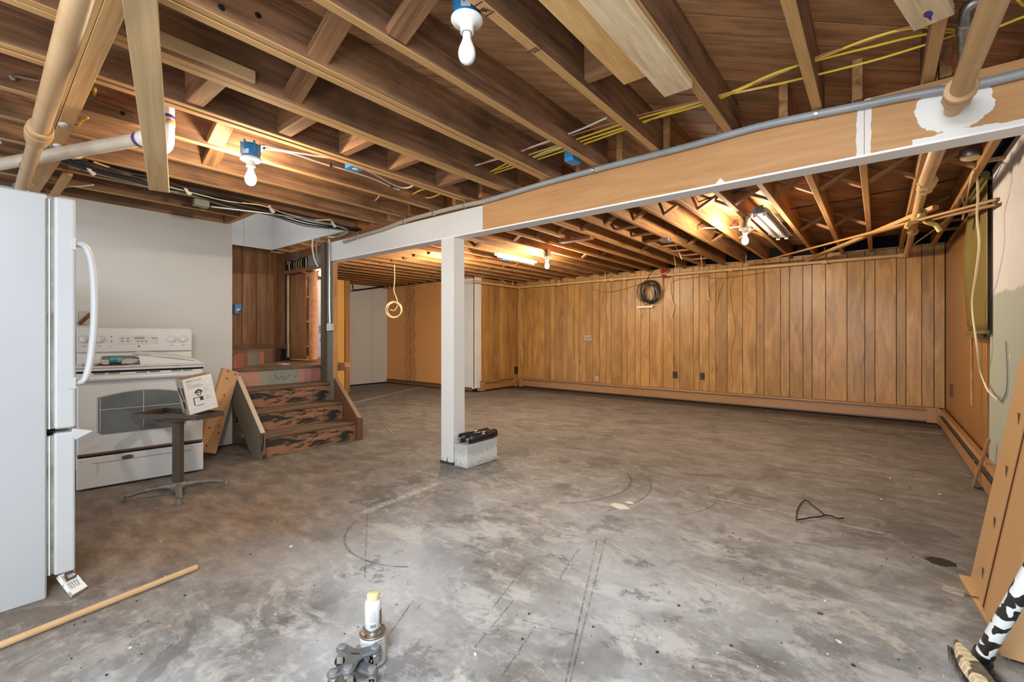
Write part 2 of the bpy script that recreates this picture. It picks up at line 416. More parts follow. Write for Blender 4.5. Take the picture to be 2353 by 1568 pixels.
for rect in ((-4.42, .66, -.9, 7.9), (-9.2, -4.42, 2.8, 7.9), (-6.4, -4.42, -.9, 1.74)):
    for k in range(-40, 80):
        a = n0 + k*.1535 + random.uniform(0, .002); b = n0 + k*.1535 + .1465
        P = [(du[0]*u+dn[0]*n_, du[1]*u+dn[1]*n_) for u, n_ in ((-14,a),(14,a),(14,b),(-14,b))]
        q = clip(P, rect)
        if len(q) < 3: continue
        cx_ = sum(p[0] for p in q)/len(q); cy2 = sum(p[1] for p in q)/len(q)
        Wd = Matrix.Translation((cx_, cy2, ZD + random.uniform(0, .003))) @ RM
        inv = Wd.inverted(); loc = [inv @ Vector((p[0], p[1], ZD)) for p in q]
        MB().prism([(p.x, p.y) for p in loc], Matrix.Identity(4), .022).build('plank', M['deck'], ceil, W=Wd)
def joist(x, y0, y1, z0, z1, mat, t=.042, name='joist'):
    return board(name, (x+t/2, y0, (z0+z1)/2), (x+t/2, y1, (z0+z1)/2), t, z1-z0, mat, ceil, bevel=.003)
NEAR = [.152 - .41*k for k in range(-1, 12)]
for i, x in enumerate(NEAR):
    if x > -4.2: joist(x, -1.2, 2.84 if i else 2.7, ZJ + random.uniform(-.004, .004), ZD, M['joist'])
    else: joist(x, -1.2, 2.70, ZJ, ZD, M['joist'])
for x in (-1.898, -2.308, -2.718):           # doubled joists
    joist(x+.044, -1.2, 2.84, ZJ+.002, ZD, M['joist'], .036)
for k in range(1, 6): joist(-4.358-.41*k, -.9, 1.74, ZJ, ZD, M['joist'])
board('joist_header', (-6.3, 1.765, 2.354), (-4.36, 1.765, 2.354), .045, .205, M['joist'], ceil)
FAR = [.52 - .31*k for k in range(0, 32)]
for x in FAR:
    y1 = 7.9 if x > -6.2 else 6.6
    joist(x, 2.752, y1, 2.262, ZD, M['joist_far'], .042)
# solid blocking between the near joists
def block_at(px, py, bay, t=.045, z0=2.262, z1=2.44, mat='block', yoff=0, tilt=0):
    if px == 1405: z0 = 2.278
    y = at_z(px, py, 2.25).y + yoff; x0 = NEAR[bay] + .042; x1 = NEAR[bay-1]
    return board('blocking', (x0, y, (z0+z1)/2), (x1, y+tilt, (z0+z1)/2), t, z1-z0, M[mat], ceil, bevel=.002)
for px, py, bay in ((1405,180,4), (480,215,8), (680,300,8), (825,345,8), (945,380,8), (1055,420,8),
                    (310,455,12), (150,420,12)):
    if bay < len(NEAR): block_at(px, py, bay, random.uniform(.04, .09) if px < 900 else .045)
for px, py in ((684,141), (640,228), (872,78), (462,331), (450,381)):
    p = at_z(px, py, 2.275); i = min(range(1, len(NEAR)), key=lambda k: abs(NEAR[k]+.042-p.x))
    board('bridging', (NEAR[i]+.042, p.y+.045, 2.272), (NEAR[i-1]+.004, p.y+.045, 2.447), .088, .036, M['block'], ceil, bevel=.002)
# crossed bridging between the far joists
for yrow in (4.35, 5.95):
    for i in range(0, 24):
        xa = FAR[i+1] + .042; xb = FAR[i]
        j = random.uniform(-.03, .03)
        if random.random() < .1: continue
        board('cross_brace', (xa, yrow+j, 2.285), (xb, yrow+j, 2.435), .06, .022, M['block'], ceil, up=(0,0,1))
        board('cross_brace', (xa, yrow+.075+j, 2.435), (xb, yrow+.075+j, 2.285), .06, .022, M['block'], ceil, up=(0,0,1))
# ladder of short rungs in one bay
for i in range(7):
    y = 4.55 + i*.42; xa, xb = FAR[9]+.042, FAR[8]
    board('rung', (xa, y, 2.275), (xb, y, 2.275), .05, .02, M['block'], ceil)
for i in range(6):
    y = 4.3 + i*.5; board('rung', (FAR[0]+.042, y, 2.275), (.66, y, 2.275), .04, .02, M['block'], ceil)

# ---- back wall, random-groove boards
def board_wall(root, edges, axis, face, z0, z1, mat, t=.012, gap=.006, zoff=0):
    """upright boards on a wall; edges along the wall, axis 'x' or 'y' is the wall's run, face = coordinate of the visible face"""
    edges = sorted(edges)
    for a, b in zip(edges[:-1], edges[1:]):
        c_ = (a+b)/2; w_ = b-a-gap
        if w_ < .01: continue
        if axis == 'x': board('board', (c_, face+t/2, z0), (c_, face+t/2, z1), w_, t, mat, root, up=(0,-1,0), bevel=.0015)
        else: board('board', (face[0]+face[1]*t/2, c_, z0), (face[0]+face[1]*t/2, c_, z1), w_, t, mat, root, up=(-face[1],0,0), bevel=.0015)
wb = structure(MB().box(-6.4, .9, 7.892, 8.05, 0, 2.292).build('wall_back', M['soot'], origin=(0,7.9,0)))
gp = [1195] + [1100+q/3.485 for q in (355,388,437,478,528,575,607,673,710,768,803,860,910,968,1020,1060,1143,1187,1253,1297,1367,1475,1562,1610,1718,1765,1845,1897,1988)] \
     + [1700+q/3.484 for q in (22,132,195,325,397,505,578,687,858,1000,1083,1253,1330,1457,1555)]
board_wall(wb, [-6.2] + [at_y(p, 760, 7.88).x for p in gp[1:]] + [.655], 'x', 7.88, .02, 2.29, M['panel'])
MB().box(-6.2, .66, 7.872, 7.892, 2.29, 2.297).build('top_edge', M['white'], wb)
MB().box(-6.4, .9, 7.95, 8.05, 2.29, 2.52).build('rim_joist', M['soot'], wb, origin=(0,7.9,0))
# ---- short panelled wall on the far left of the back room
wl = structure(MB().box(-6.36, -6.214, 6.60, 7.9, 0, 2.52).build('wall_left', M['soot'], origin=(-6.3,7,0)))
board_wall(wl, [6.60] + [at_x(p, 760, -6.2).y for p in (1098,1111.6,1120,1132.7,1149,1163,1170,1184)] + [7.88], 'y', (-6.2, -1), .02, 2.285, M['panel'])
# ---- far orange wall with water stain, white return beside it
def orange_mat():
    s = NT('orange_paint_stained'); v = s.coord('Object'); sep = s.n('ShaderNodeSeparateXYZ'); s.l(v, sep.inputs[0])
    nz_ = s.noise(v, 5, 5, .6, .5); base = s.mix(nz_, C(200,140,80), C(214,156,96))
    sx = at_y(942, 760, 6.55).x
    d = s.math('ABSOLUTE', s.math('ADD', s.math('SUBTRACT', sep.outputs[0], sx), s.math('MULTIPLY', s.math('SUBTRACT', nz_, .5), .35)))
    base = s.mix(s.ramp(d, [(.0, .75), (.035, .25), (.16, .4), (.2, 0.0)]), base, C(120,70,34))
    return s.out(base, .5, 0, .35)
M['orange'] = orange_mat()
wf = structure(MB().box(-9.3, -6.24, 6.565, 6.68, 0, 2.52).build('wall_far', M['soot'], origin=(0,0,0)))
ex = [-9.14, at_y(935,760,6.55).x, at_y(962,760,6.55).x, -7.4, -6.52]
for a, b in zip(ex[:-1], ex[1:]):
    MB().box(a+.002, b-.002, 6.55, 6.565, .10, 2.28).build('panel', M['orange'], wf, origin=(0,0,0))
MB().box(-6.52, -6.24, 6.545, 6.565, .06, 2.29).build('white_return', M['white'], wf, origin=(0,0,0))
MB().box(-6.26, -6.195, 6.545, 6.70, .08, 2.29).build('corner_post', M['white'], wf, origin=(0,0,0))
MB().box(-9.1, -6.3, 6.53, 6.55, .015, .085).build('sole_plate', M['brown_paint'], wf, origin=(0,0,0))
ww = structure(MB().box(-9.3, -9.115, 2.9, 6.56, 0, 2.52).build('wall_far_left', M['soot'], origin=(0,0,0)))
for a, b in ((2.95, 4.9), (4.904, at_x(854,760,-9.1).y), (at_x(854,760,-9.1).y+.006, 6.55)):
    MB().box(-9.115, -9.1, a, b, .03, 2.28).build('panel', M['white_wall'], ww, origin=(0,0,0))
# ---- right wall: panelling, then bare drywall nearer the camera
wr = structure(MB().box(.675, .85, -2.2, 8.0, 0, 2.46).build('wall_right', M['backing'], origin=(0,0,0)))
for a, b in ((4.98, 5.9), (5.902, 6.9), (6.902, 7.87)):
    board('board', (.667, (a+b)/2, .02), (.667, (a+b)/2, 2.27), b-a-.002, .014, M['panel_fine'], wr, up=(-1,0,0))
board('batten', (.655, 5.02, .3), (.655, 5.02, 1.14), .03, .012, M['stud'], wr, up=(-1,0,0))
def drywall_mat():
    s = NT('drywall_half_primed'); v = s.coord('Object'); sep = s.n('ShaderNodeSeparateXYZ'); s.l(v, sep.inputs[0])
    nz_ = s.noise(v, 4, 5, .6); n2 = s.noise(s.coord('Object', (1,1,.35)), 9, 5, .65)
    h = s.math('ADD', sep.outputs[2], s.math('MULTIPLY', s.math('SUBTRACT', nz_, .5), .10))
    up_ = s.math('MULTIPLY', s.math('SUBTRACT', h, 1.395), 60, clamp=True)
    g = s.mix(nz_, C(150,158,148), C(160,166,158)); wv = s.mix(nz_, C(204,202,203), C(188,186,187))
    base = s.mix(up_, g, wv)
    base = s.mix(s.ramp(n2, [(.66, 0.0), (.7, .7)]), base, C(206,208,204))
    base = s.mix(s.ramp(s.noise(v, 40, 2, .5), [(.72, 0.0), (.75, .7)]), base, C(70,62,56))
    return s.out(base, .65, 0, .25)
M['drywall'] = drywall_mat()
MB().hexa([(.640,4.86,.14),(.640,-2.1,.14),(.668,-2.1,.14),(.668,4.86,.14)], [(.640,4.74,2.32),(.640,-2.1,2.24),(.668,-2.1,2.24),(.668,4.74,2.32)]).build('drywall_sheet', M['drywall'], wr, origin=(0,0,0))
# ---- white kitchen wall on the left
wk = structure(MB().box(-5.22, -5.12, -2.2, 1.812, .02, 2.25).build('wall_kitchen', M['white_wall'], origin=(0,0,0)))
board('wall_end_stud', (-5.17, 1.832, .02), (-5.17, 1.832, .60), .09, .035, M['brown_paint'], wk, up=(0,1,0))
# ---- stairwell: brown panelling below, white boards above the ceiling line
wsx = -6.39
wst = structure(MB().box(-6.55, wsx-.012, 1.0, 3.0, 0, 2.30).build('wall_stairwell', M['soot'], origin=(0,0,0)))
board_wall(wst, [1.0, 1.75] + [at_x(p, 700, wsx).y for p in (556, 588.6, 636.6)] + [2.93], 'y', (wsx, -1), .93, 2.29, M['panel_dark'])
board('baseboard_strip', (wsx+.008, 1.0, .975), (wsx+.008, 2.93, .975), .012, .06, M['brown_paint'], wst, up=(0,0,1))
wsw = structure(MB().box(-6.45, -6.362, 1.0, 2.86, 2.285, 3.2).box(-6.45, -4.40, 2.745, 2.80, 2.285, 3.2).box(-6.45, -4.40, 1.70, 1.745, 2.46, 3.2)
                .box(-4.41, -4.365, 1.7, 2.8, 2.46, 3.2).box(-6.45, -4.36, 1.7, 2.8, 3.2, 3.24).build('wall_stairwell_upper', M['white'], origin=(0,0,0)))
for a, b in ((1.0, 1.9), (1.904, at_x(560,560,-6.35).y), (at_x(560,560,-6.35).y+.004, 2.735)):
    MB().box(-6.362, -6.35, a, b, 2.272, 3.19).build('board', M['white'], wsw, origin=(0,0,0))
ex = [-6.35, at_y(666,540,2.73).x, at_y(712,520,2.73).x, at_y(755,515,2.73).x, -4.42]
for a, b in zip(ex[:-1], ex[1:]):
    MB().box(a+.002, b-.002, 2.733, 2.745, 2.272, 3.19).build('board', M['white'], wsw, origin=(0,0,0))
MB().box(-6.35, -4.80, 2.727, 2.733, 2.272, 2.290).box(-6.35, -6.344, 1.0, 2.733, 2.272, 2.290).build('edge_strip', M['white'], wsw, origin=(0,0,0))
# ---- doorway at the stair head
Yd = 2.92
dw = structure(MB().box(-6.39, -5.03, Yd-.02, Yd+.09, .70, .785).build('wall_doorway', M['brown_paint'], origin=(0,0,0)))
def dbox(name, x0p, x1p, z0p, z1p, Y0, dep, mat, up=(0,-1,0)):
    """upright board seen between two picture columns at depth Y0"""
    a = at_y(x0p, z0p, Y0); b = at_y(x1p, z1p, Y0)
    return board(name, ((a.x+b.x)/2, Y0+dep/2, a.z), ((a.x+b.x)/2, Y0+dep/2, b.z), abs(b.x-a.x), dep, mat, dw, up=up, bevel=.003)
M['plyboard'] = wood('fir_board', C(122,82,52), C(156,110,72), C(176,130,90), grain=(.4, 8, 8), rnd=.05, knots=.7, dist=1.0)
M['post_wood'] = wood('peeled_post', C(164,108,72), C(190,134,94), C(206,156,116), rnd=.05, knots=.6)
M['headerwood'] = wood('header_wood', C(92,58,38), C(120,78,52), C(140,96,66), rnd=.1)
dbox('stud', 651, 658, 822, 618, 2.97, .06, M['stud'])
dbox('pale_batten', 657.5, 662, 822, 622, 2.95, .02, M['plank_new'])
dbox('board', 661, 683, 824, 618, 2.99, .02, M['plyboard'])
dbox('board', 683.5, 702, 825, 615, 2.99, .02, M['plyboard'])
a = at_y(702, 826, 3.0); b = at_y(720, 612, 3.0)
mb = MB(); mb.lathe([(.055, 0), (.055, b.z-a.z)], Matrix.Translation(((a.x+b.x)/2, 3.05, a.z)), 16); mb.build('round_post', M['post_wood'], dw)
hz0, hz1 = at_y(652, 617, Yd).z, at_y(652, 600, Yd).z
board('header', (-6.37, Yd+.03, 1.985), (-5.03, Yd+.03, 1.985), .09, .05, M['headerwood'], dw)
board('header', (-6.37, Yd+.03, 2.20), (-5.03, Yd+.03, 2.20), .06, .10, M['headerwood'], dw)
MB().box(-5.75, -5.03, Yd, Yd+.07, 2.01, 2.15).build('grey_blanking', M['grey_paint'], dw)
MB().box(-6.16, -5.96, Yd-.006, Yd, 2.13, 2.25).box(-6.12, -5.98, Yd-.006, Yd, 1.96, 2.0).build('nail_plate', M['steel'], dw)
MB().box(-6.37, -5.7, Yd+.055, Yd+.08, 2.01, 2.15).build('slot_back', M['soot'], dw)
# things glimpsed in the passage behind
wp = structure(MB().box(-7.9, -7.0, 3.80, 3.87, .79, 2.3).build('wall_passage', M['plyboard'], origin=(0,0,0)))
for z_ in (.95, 1.35, 1.75): board('shelf', (-7.8, 3.72, z_), (-7.05, 3.72, z_), .14, .03, M['stud'], wp)
for x_ in (-7.7, -7.4, -7.1): board('shelf_post', (x_, 3.73, .8), (x_, 3.73, 2.1), .05, .06, M['stud'], wp, up=(0,1,0))
structure(MB().box(-7.9, -6.95, 3.02, 3.80, .74, .79).box(-6.95, -5.05, 3.02, 3.10, .74, .79).build('floor_passage', M['stud'], origin=(0,0,0)))
# ---- stub wall that carries the beam's left end
sw = structure(MB().box(-5.03, -4.885, 2.74, 2.795, 0, 2.2).build('wall_stub', M['grey_paint'], origin=(0,0,0)))
MB().box(-5.035, -4.95, 2.71, 2.74, .0, 2.2).build('brown_casing', plain('dark_casing', C(84,72,58), .6), sw)
MB().box(-4.885, -4.818, 2.738, 2.746, 0, 1.965).build('grey_board', M['grey_paint'], sw)
board('stud', (-4.852, 2.771, 0), (-4.852, 2.771, 1.965), .048, .066, M['stud'], sw, up=(1,0,0))
# ---- yellow partition end in the far room
M['yellow_wall'] = plain('yellow_paint', C(232,184,96), .55)
yp = structure(MB().box(-8.2, -8.1, 4.63, 4.84, 0, 2.2).build('wall_partition', M['yellow_wall'], origin=(0,0,0)))
board('stud', (-8.13, 4.895, 0), (-8.13, 4.895, 2.2), .10, .10, M['stud'], yp, up=(0,-1,0))

# ---- baseboard heaters
def heater(name, p0, p1, out, label_structure=True, gap=.02, ends=True, lid0=0, lid1=1):
    """fin-tube baseboard from p0 to p1 on the floor line; out = direction into the room"""
    p0 = Vector(p0); p1 = Vector(p1); o = Vector(out); L = (p1-p0).length; d = (p1-p0).normalized()
    root = structure(MB().add([p0, p1, p1+Vector((0,0,.19)), p0+Vector((0,0,.19))], [(0,1,2,3)]).build(name, M['soot'], origin=p0))
    def slab(nm, a, b, o0, o1, z0, z1, mat, tilt=0):
        A = p0+d*a; B = p0+d*b
        MB().hexa([A+o*o0+Vector((0,0,z0)), B+o*o0+Vector((0,0,z0)), B+o*o1+Vector((0,0,z0)), A+o*o1+Vector((0,0,z0))],
                  [A+o*(o0+tilt)+Vector((0,0,z1)), B+o*(o0+tilt)+Vector((0,0,z1)), B+o*(o1+tilt)+Vector((0,0,z1)), A+o*(o1+tilt)+Vector((0,0,z1))]).build(nm, mat, root, origin=p0)
    slab('front_cover', 0, L, .055, .060, .025, .120, M['heater'])
    slab('back_plate', 0, L, .002, .006, .0, .195, M['heater'])
    slab('top_lip', 0, L, .004, .045, .188, .194, M['heater'], -.004)
    slab('damper', L*lid0, L*lid1, .040, .046, .162, .182, M['heater'], -.010)
    slab('fin_tube', .05, L-.05, .018, .044, .06, .115, M['steel'])
    if ends:
        slab('end_cap', 0, .10, .004, .062, .0, .194, M['heater']); slab('end_cap', L-.10, L, .004, .062, .0, .194, M['heater'])
    n = max(1, int(L/2.0))
    for i in range(1, n): slab('joint_cover', L*i/n-.03, L*i/n+.03, .0545, .0625, .024, .128, M['heater'])
    return root
heater('baseboard_back', (-6.1, 7.876, .015), (.58, 7.876, .015), (0,-1,0), lid0=.0, lid1=1)
heater('baseboard_right', (.638, 7.80, .015), (.638, 2.3, .015), (-1,0,0))
heater('baseboard_left', (-6.197, 7.80, .015), (-6.197, 6.66, .015), (1,0,0), lid0=.5, lid1=1)

# pencil and marker lines left by the electrician on one joist
mk_ = MB(); zk = 2.2445
for px, py in ((1092,14),(1119,36),(1216,118)):
    p = at_z(px, py, zk); mk_.box(-1.078, -1.036, p.y-.0015, p.y+.0015, zk, zk+.001)
for px, py in ((1106,28),):
    p = at_z(px, py, zk); mk_.tube([(-1.072, p.y-.012, zk), (-1.042, p.y+.016, zk)], .0016, 5); mk_.tube([(-1.060+.008*math.cos(a), p.y+.007*math.sin(a)-.004, zk) for a in [2*PI*i/10 for i in range(11)]], .0014, 5); mk_.tube([(-1.064, p.y+.012, zk), (-1.046, p.y+.002, zk)], .0014, 5)
p = at_z(1222, 122, zk)
for i in range(3): mk_.tube([(-1.068+.012*i, p.y-.01, zk), (-1.06+.012*i, p.y+.008, zk), (-1.054+.012*i, p.y-.006, zk)], .0013, 5)
mk_.build('marker_lines', M['soot'], ceil)['kind'] = 'stuff'

# bored holes in the joist faces
hl = MB()
for px, py, jx in ((509,17,-1.816),(593,35,-1.816),(411,106,-2.226),(294,64,-2.226),(252,155,-2.676),(281,260,-3.046),(1055,500,0),(1275,390,-1.446),(1280,405,-1.446),(1385,365,-1.036)):
    if jx == 0: continue
    p = at_x(px, py, jx)
    if not 2.27 < p.z < 2.45: continue
    hl.lathe([(.0001,.0012),(.011,.0012),(.011,-.0005)], Matrix.Translation(p) @ Matrix.Rotation(PI/2, 4, 'Y'), 12)
if hl.v: hl.build('bored_holes', M['soot'], ceil)['kind'] = 'stuff'
# ================================================================== BEAM AND POST
def beam_mat():
    s = NT('tan_paint_patched'); v = s.coord('Object'); sep = s.n('ShaderNodeSeparateXYZ'); s.l(v, sep.inputs[0]); X, Z_ = sep.outputs[0], sep.outputs[2]
    nz_ = s.noise(v, 3, 5, .6); n2 = s.noise(v, 14, 5, .7, .4)
    gr = s.noise(s.coord('Object', (.8, 6, 9)), 3, 4, .6, 1.0)
    base = s.mix(s.ramp(gr, [(.3, 0.0), (.7, 1.0)]), C(174,128,82), C(192,146,98))
    # spackle: round patch at the drain, two stripes over the joint, skim along the lower right edge
    p = at_y(2190, 245, 2.735)
    dx = s.math('MULTIPLY', s.math('SUBTRACT', X, p.x), 1.0); dz = s.math('MULTIPLY', s.math('SUBTRACT', Z_, p.z+.005), 1.15)
    d = s.math('ADD', s.math('SQRT', s.math('ADD', s.math('MULTIPLY', dx, dx), s.math('MULTIPLY', dz, dz))), s.math('MULTIPLY', s.math('SUBTRACT', n2, .5), .06))
    m1 = s.math('LESS_THAN', d, .125)
    xj = at_y(1985, 310, 2.735).x
    d2 = s.math('ADD', s.math('ABSOLUTE', s.math('SUBTRACT', X, xj)), s.math('MULTIPLY', s.math('SUBTRACT', n2, .5), .03))
    m2 = s.math('MULTIPLY', s.math('LESS_THAN', d2, .028), .85)
    e = s.math('ADD', s.math('MULTIPLY', Z_, 1.0), s.math('MULTIPLY', s.math('SUBTRACT', nz_, .5), .12))
    m3 = s.math('MULTIPLY', s.math('LESS_THAN', e, 2.0), s.math('GREATER_THAN', X, .12))
    p4 = at_y(1655, 412, 2.735)
    m4 = s.math('LESS_THAN', s.math('ADD', s.math('ABSOLUTE', s.math('SUBTRACT', X, p4.x)), s.math('MULTIPLY', s.math('SUBTRACT', Z_, 1.98), .9)), .028)
    m = s.math('MAXIMUM', s.math('MAXIMUM', m1, m2), s.math('MAXIMUM', m3, m4), clamp=True)
    return s.out(s.mix(m, base, C(226,225,221)), .5, 0, .35)
M['beam_tan'] = beam_mat()
YB = 2.735
bm = thing('support_beam', (-2.2, 2.8, 1.98), 'long boxed ceiling beam, tan panels on the right and white boards on the left', 'beam')
MB().box(-4.885, .66, YB+.012, YB+.125, 1.995, 2.245).build('timber_core', M['headerwood'], bm)
xs = at_y(1110, 500, YB).x; xj = at_y(1986, 310, YB).x
MB().box(-4.885, xs-.002, YB-.002, YB+.012, 1.978, 2.185).build('white_face', M['white'], bm, bevel=.002)
MB().box(xs+.001, xj-.001, YB, YB+.012, 1.983, 2.225).build('tan_face', M['beam_tan'], bm, origin=(0,0,0))
MB().box(xj+.001, .655, YB, YB+.012, 1.983, 2.245).build('tan_face', M['beam_tan'], bm, origin=(0,0,0))
MB().box(-4.885, .655, YB-.001, YB+.125, 1.972, 1.984).build('white_soffit', plain('bright_white', C(240,241,242), .6), bm, bevel=.002)
MB().box(-4.885, .655, YB+.125, YB+.137, 1.978, 2.24).build('back_face', M['tan'], bm)
pp = thing('support_post', (-2.94, 2.8, 0), 'white painted square timber post under the beam, chipped at the foot', 'post')
def post_mat():
    s = NT('white_post_paint'); v = s.coord('Object'); sep = s.n('ShaderNodeSeparateXYZ'); s.l(v, sep.inputs[0])
    n2 = s.noise(s.coord('Object', (14, 14, 2.2)), 2.0, 5, .65); n3 = s.noise(v, 16, 3, .5)
    low = s.math('SUBTRACT', s.math('MULTIPLY', n2, .42), sep.outputs[2], clamp=False)
    m = s.math('GREATER_THAN', low, .20)
    base = s.mix(s.noise(v, 3, 4, .6), C(200,200,199), C(212,212,211))
    base = s.mix(s.ramp(n3, [(.73, 0.0), (.76, .6)]), base, C(120,112,104))
    return s.out(s.mix(m, base, C(70,62,56)), .5, 0, .4)
M['post_white'] = post_mat()
MB().hexa([(-3.015,2.737,.015),(-2.862,2.737,.015),(-2.862,2.885,.015),(-3.015,2.885,.015)], [(-3.015,2.737,1.975),(-2.855,2.737,1.975),(-2.855,2.87,1.975),(-3.015,2.87,1.975)]).build('shaft', M['post_white'], pp, bevel=.004)
MB().box(-3.022, -2.855, 2.728, 2.89, 0, .018).build('base_plate', plain('rusty_plate', C(56,46,40), .7), pp)
# ================================================================== REFRIGERATOR
M['fridge'] = plain('fridge_enamel', C(164,167,171), .42, var=C(156,159,163), scale=1.5)
M['fridge_door'] = plain('fridge_door_enamel', C(176,179,181), .45, var=C(168,171,173), scale=4, bump=.03)
M['gasket'] = plain('grey_gasket', C(160,160,154), .6, var=C(92,88,80), scale=9)
FX0, FX1 = -3.50, -2.75
fr = thing('refrigerator', (-3.12, 0, 0), 'white bottom-freezer refrigerator with long curved door handle, side panel facing us', 'refrigerator')
MB().box(FX0, FX1, -.46, .262, .0, 1.722).build('body', M['fridge'], fr, bevel=.006)
MB().box(FX0+.02, FX1-.012, .262, .284, .72, 1.705).box(FX0+.02, FX1-.012, .262, .284, .095, .69).build('gasket', M['gasket'], fr)
MB().box(FX0+.02, FX1-.004, .268, .272, .72, 1.705).box(FX0+.02, FX1-.004, .268, .272, .095, .69).build('gasket_ridge', M['white'], fr)
ud = MB().box(FX0, FX1, .284, .352, .716, 1.72).build('upper_door', M['fridge_door'], fr, bevel=.01)
ld = MB().box(FX0, FX1, .284, .350, .088, .700).build('freezer_door', M['fridge_door'], fr, bevel=.008)
pts = [at_x(px, py, -2.772) for px, py in ((172,562),(188,563),(203,580),(212,615),(216,670),(216,740),(211,800),(203,848),(190,876),(172,881))]
pts[0].y = .335; pts[-1].y = .335
h = MB(); h.tube(bez(pts, 6), .017, 12, flat=.8); h.build('handle', M['fridge_door'], ud)
a = at_x(163, 546, -2.75); b = at_x(188, 576, -2.75)
MB().box(-2.75, -2.746, a.y, .352, b.z, a.z).build('handle_plate', M['fridge_door'], ud, bevel=.001)
a = at_x(154, 868, -2.75); b = at_x(184, 893, -2.75)
MB().box(-2.75, -2.746, a.y, .352, b.z, a.z).build('handle_plate', M['fridge_door'], ud, bevel=.001)
p = at_x(180, 985, -2.75)
MB().hexa([(-2.79,.34,.672),(-2.75,.34,.672),(-2.75,.352,.66),(-2.79,.352,.66)], [(-2.79,.34,.712),(-2.75,.34,.712),(-2.75,.41,.690),(-2.79,.41,.690)]).build('handle', M['fridge_door'], ld, bevel=.003)
MB().box(FX0+.05, FX1-.03, .262, .29, .70, .716).build('hinge_gap', M['soot'], fr)
# toe grille hanging loose at the foot of the door
A = at_z(129, 1330, .075); B = at_z(163, 1312, .075); D_ = at_z(163, 1374, .008); E_ = at_z(197, 1358, .008)
tg = MB(); nrm = (B-A).cross(D_-A).normalized()
if nrm.z < 0: nrm = -nrm
def gq(u0, u1, v0, v1, hh):
    P = lambda u, v: A + (B-A)*u + (D_-A)*v
    q = [P(u0,v0), P(u1,v0), P(u1,v1), P(u0,v1)]; tg.hexa(q, [r+nrm*hh for r in q])
gq(0,1,0,.12,.012); gq(0,1,.78,1,.016); gq(0,.1,0,1,.014); gq(.9,1,0,1,.014); gq(0,1,.4,.47,.010)
for i in range(1, 5): gq(.1+.16*i, .15+.16*i, .1, .8, .006)
tg.build('toe_grille', M['white'], fr)
q = MB(); P = lambda u, v: A + (B-A)*u + (D_-A)*v + nrm*.018
q.tube([P(.2,.35), P(.35,.1), P(.8,.12), P(.95,.3), P(.7,.38), P(.2,.35)], .004, 6); q.build('loose_wire', plain('rusty_wire', C(74,52,40), .6), fr)

# ================================================================== STOVE
sa = math.radians(7.5)
ST = Matrix(((math.sin(sa), -math.cos(sa), 0, -4.45), (math.cos(sa), math.sin(sa), 0, .571), (0, 0, 1, 0), (0, 0, 0, 1)))
def enamel_mat():
    s = NT('stove_enamel'); v = s.coord('Object'); n1 = s.noise(v, 7, 5, .65); n2 = s.noise(s.coord('Object', (9, 9, 1.2)), 1.6, 5, .7); n3 = s.noise(v, 60, 2, .5)
    base = s.mix(n1, C(208,209,209), C(198,199,199))
    base = s.mix(s.ramp(n2, [(.62, 0.0), (.74, .45)]), base, C(150,140,128))
    base = s.mix(s.ramp(n3, [(.74, 0.0), (.77, .8)]), base, C(74,58,48))
    return s.out(base, .32, 0, .5)
M['enamel'] = enamel_mat()
M['grime'] = plain('baked_grime', C(196,182,166), .5, var=C(122,98,78), scale=7, amount=.5)
M['rust'] = plain('rust', C(120,78,48), .8, var=C(66,44,32), scale=20, amount=.5)
M['oven_glass'] = plain('oven_glass', C(112,116,116), .16, spec=.6, var=C(88,92,92), scale=3)
M['print_grey'] = plain('grey_print', C(120,118,116), .6)
M['dark_print'] = plain('dark_print', C(52,50,50), .6)
sv = bpy.data.objects.new('stove', None); col.objects.link(sv); place(sv, ST)
tag(sv, 'dirty white electric range with oven window and knobs against the white wall', 'stove')
def sp(mb, name, mat, par=sv, bevel=0):
    o = mb.build(name, mat, par, W=ST.copy(), bevel=bevel)
    if name in ('vent_slot', 'dial_marks', 'button', 'rack_wire', 'rusty_edge'): o['kind'] = 'stuff'
    return o
W_ = .76
sp(MB().box(0, W_, .035, .60, .03, .845), 'body', M['enamel'], bevel=.004)
sp(MB().box(.02, W_-.02, .05, .58, 0, .03), 'plinth', M['soot'])
ck = sp(MB().box(-.005, W_+.005, -.012, .615, .872, .892).box(-.005, W_+.005, -.012, .01, .862, .896), 'cooktop', M['enamel'], bevel=.004)
sp(MB().box(.03, W_-.03, .03, .55, .8915, .8935), 'grimy_top', M['grime'], ck)
for bx, by, r in ((.20,.16,.10), (.20,.42,.08)):
    lp = MB(); lp.lathe([(r, .893), (r, .898), (r-.012, .900), (r-.02, .894)], Matrix.Translation((bx, by, 0)), 28); sp(lp, 'burner_ring', M['rust'], ck)
sp(MB().box(.0, W_, .004, .03, .848, .862), 'shadow_gap', M['soot'])
dr = sp(MB().box(.005, W_-.005, -.002, .035, .262, .846), 'oven_door', M['enamel'], bevel=.006)
hd = MB(); hd.tube([(.01,-.012,.806), (.05,-.020,.808), (W_-.05,-.020,.808), (W_-.01,-.012,.806)], .022, 12); sp(hd, 'handle', M['enamel'], dr)
vn = MB()
for a in (.09, .17, .33, .41, .545, .62): vn.box(a, a+.065, -.0035, 0, .838, .8435)
sp(vn, 'vent_slot', M['soot'], dr)
wz0, wz1 = .395, .665
poly = [(.135,wz0),(.62,wz0),(.64,wz0+.02)] + [(.64 - .525*t, wz1 + .038*math.sin(PI*t)) for t in [i/14 for i in range(15)]] + [(.115,wz0+.02)]
GM = Matrix(((1,0,0,0),(0,0,1,-.004),(0,1,0,0),(0,0,0,1)))
wn = MB(); wn.prism(poly, GM, .003); sp(wn, 'window', M['oven_glass'], dr)
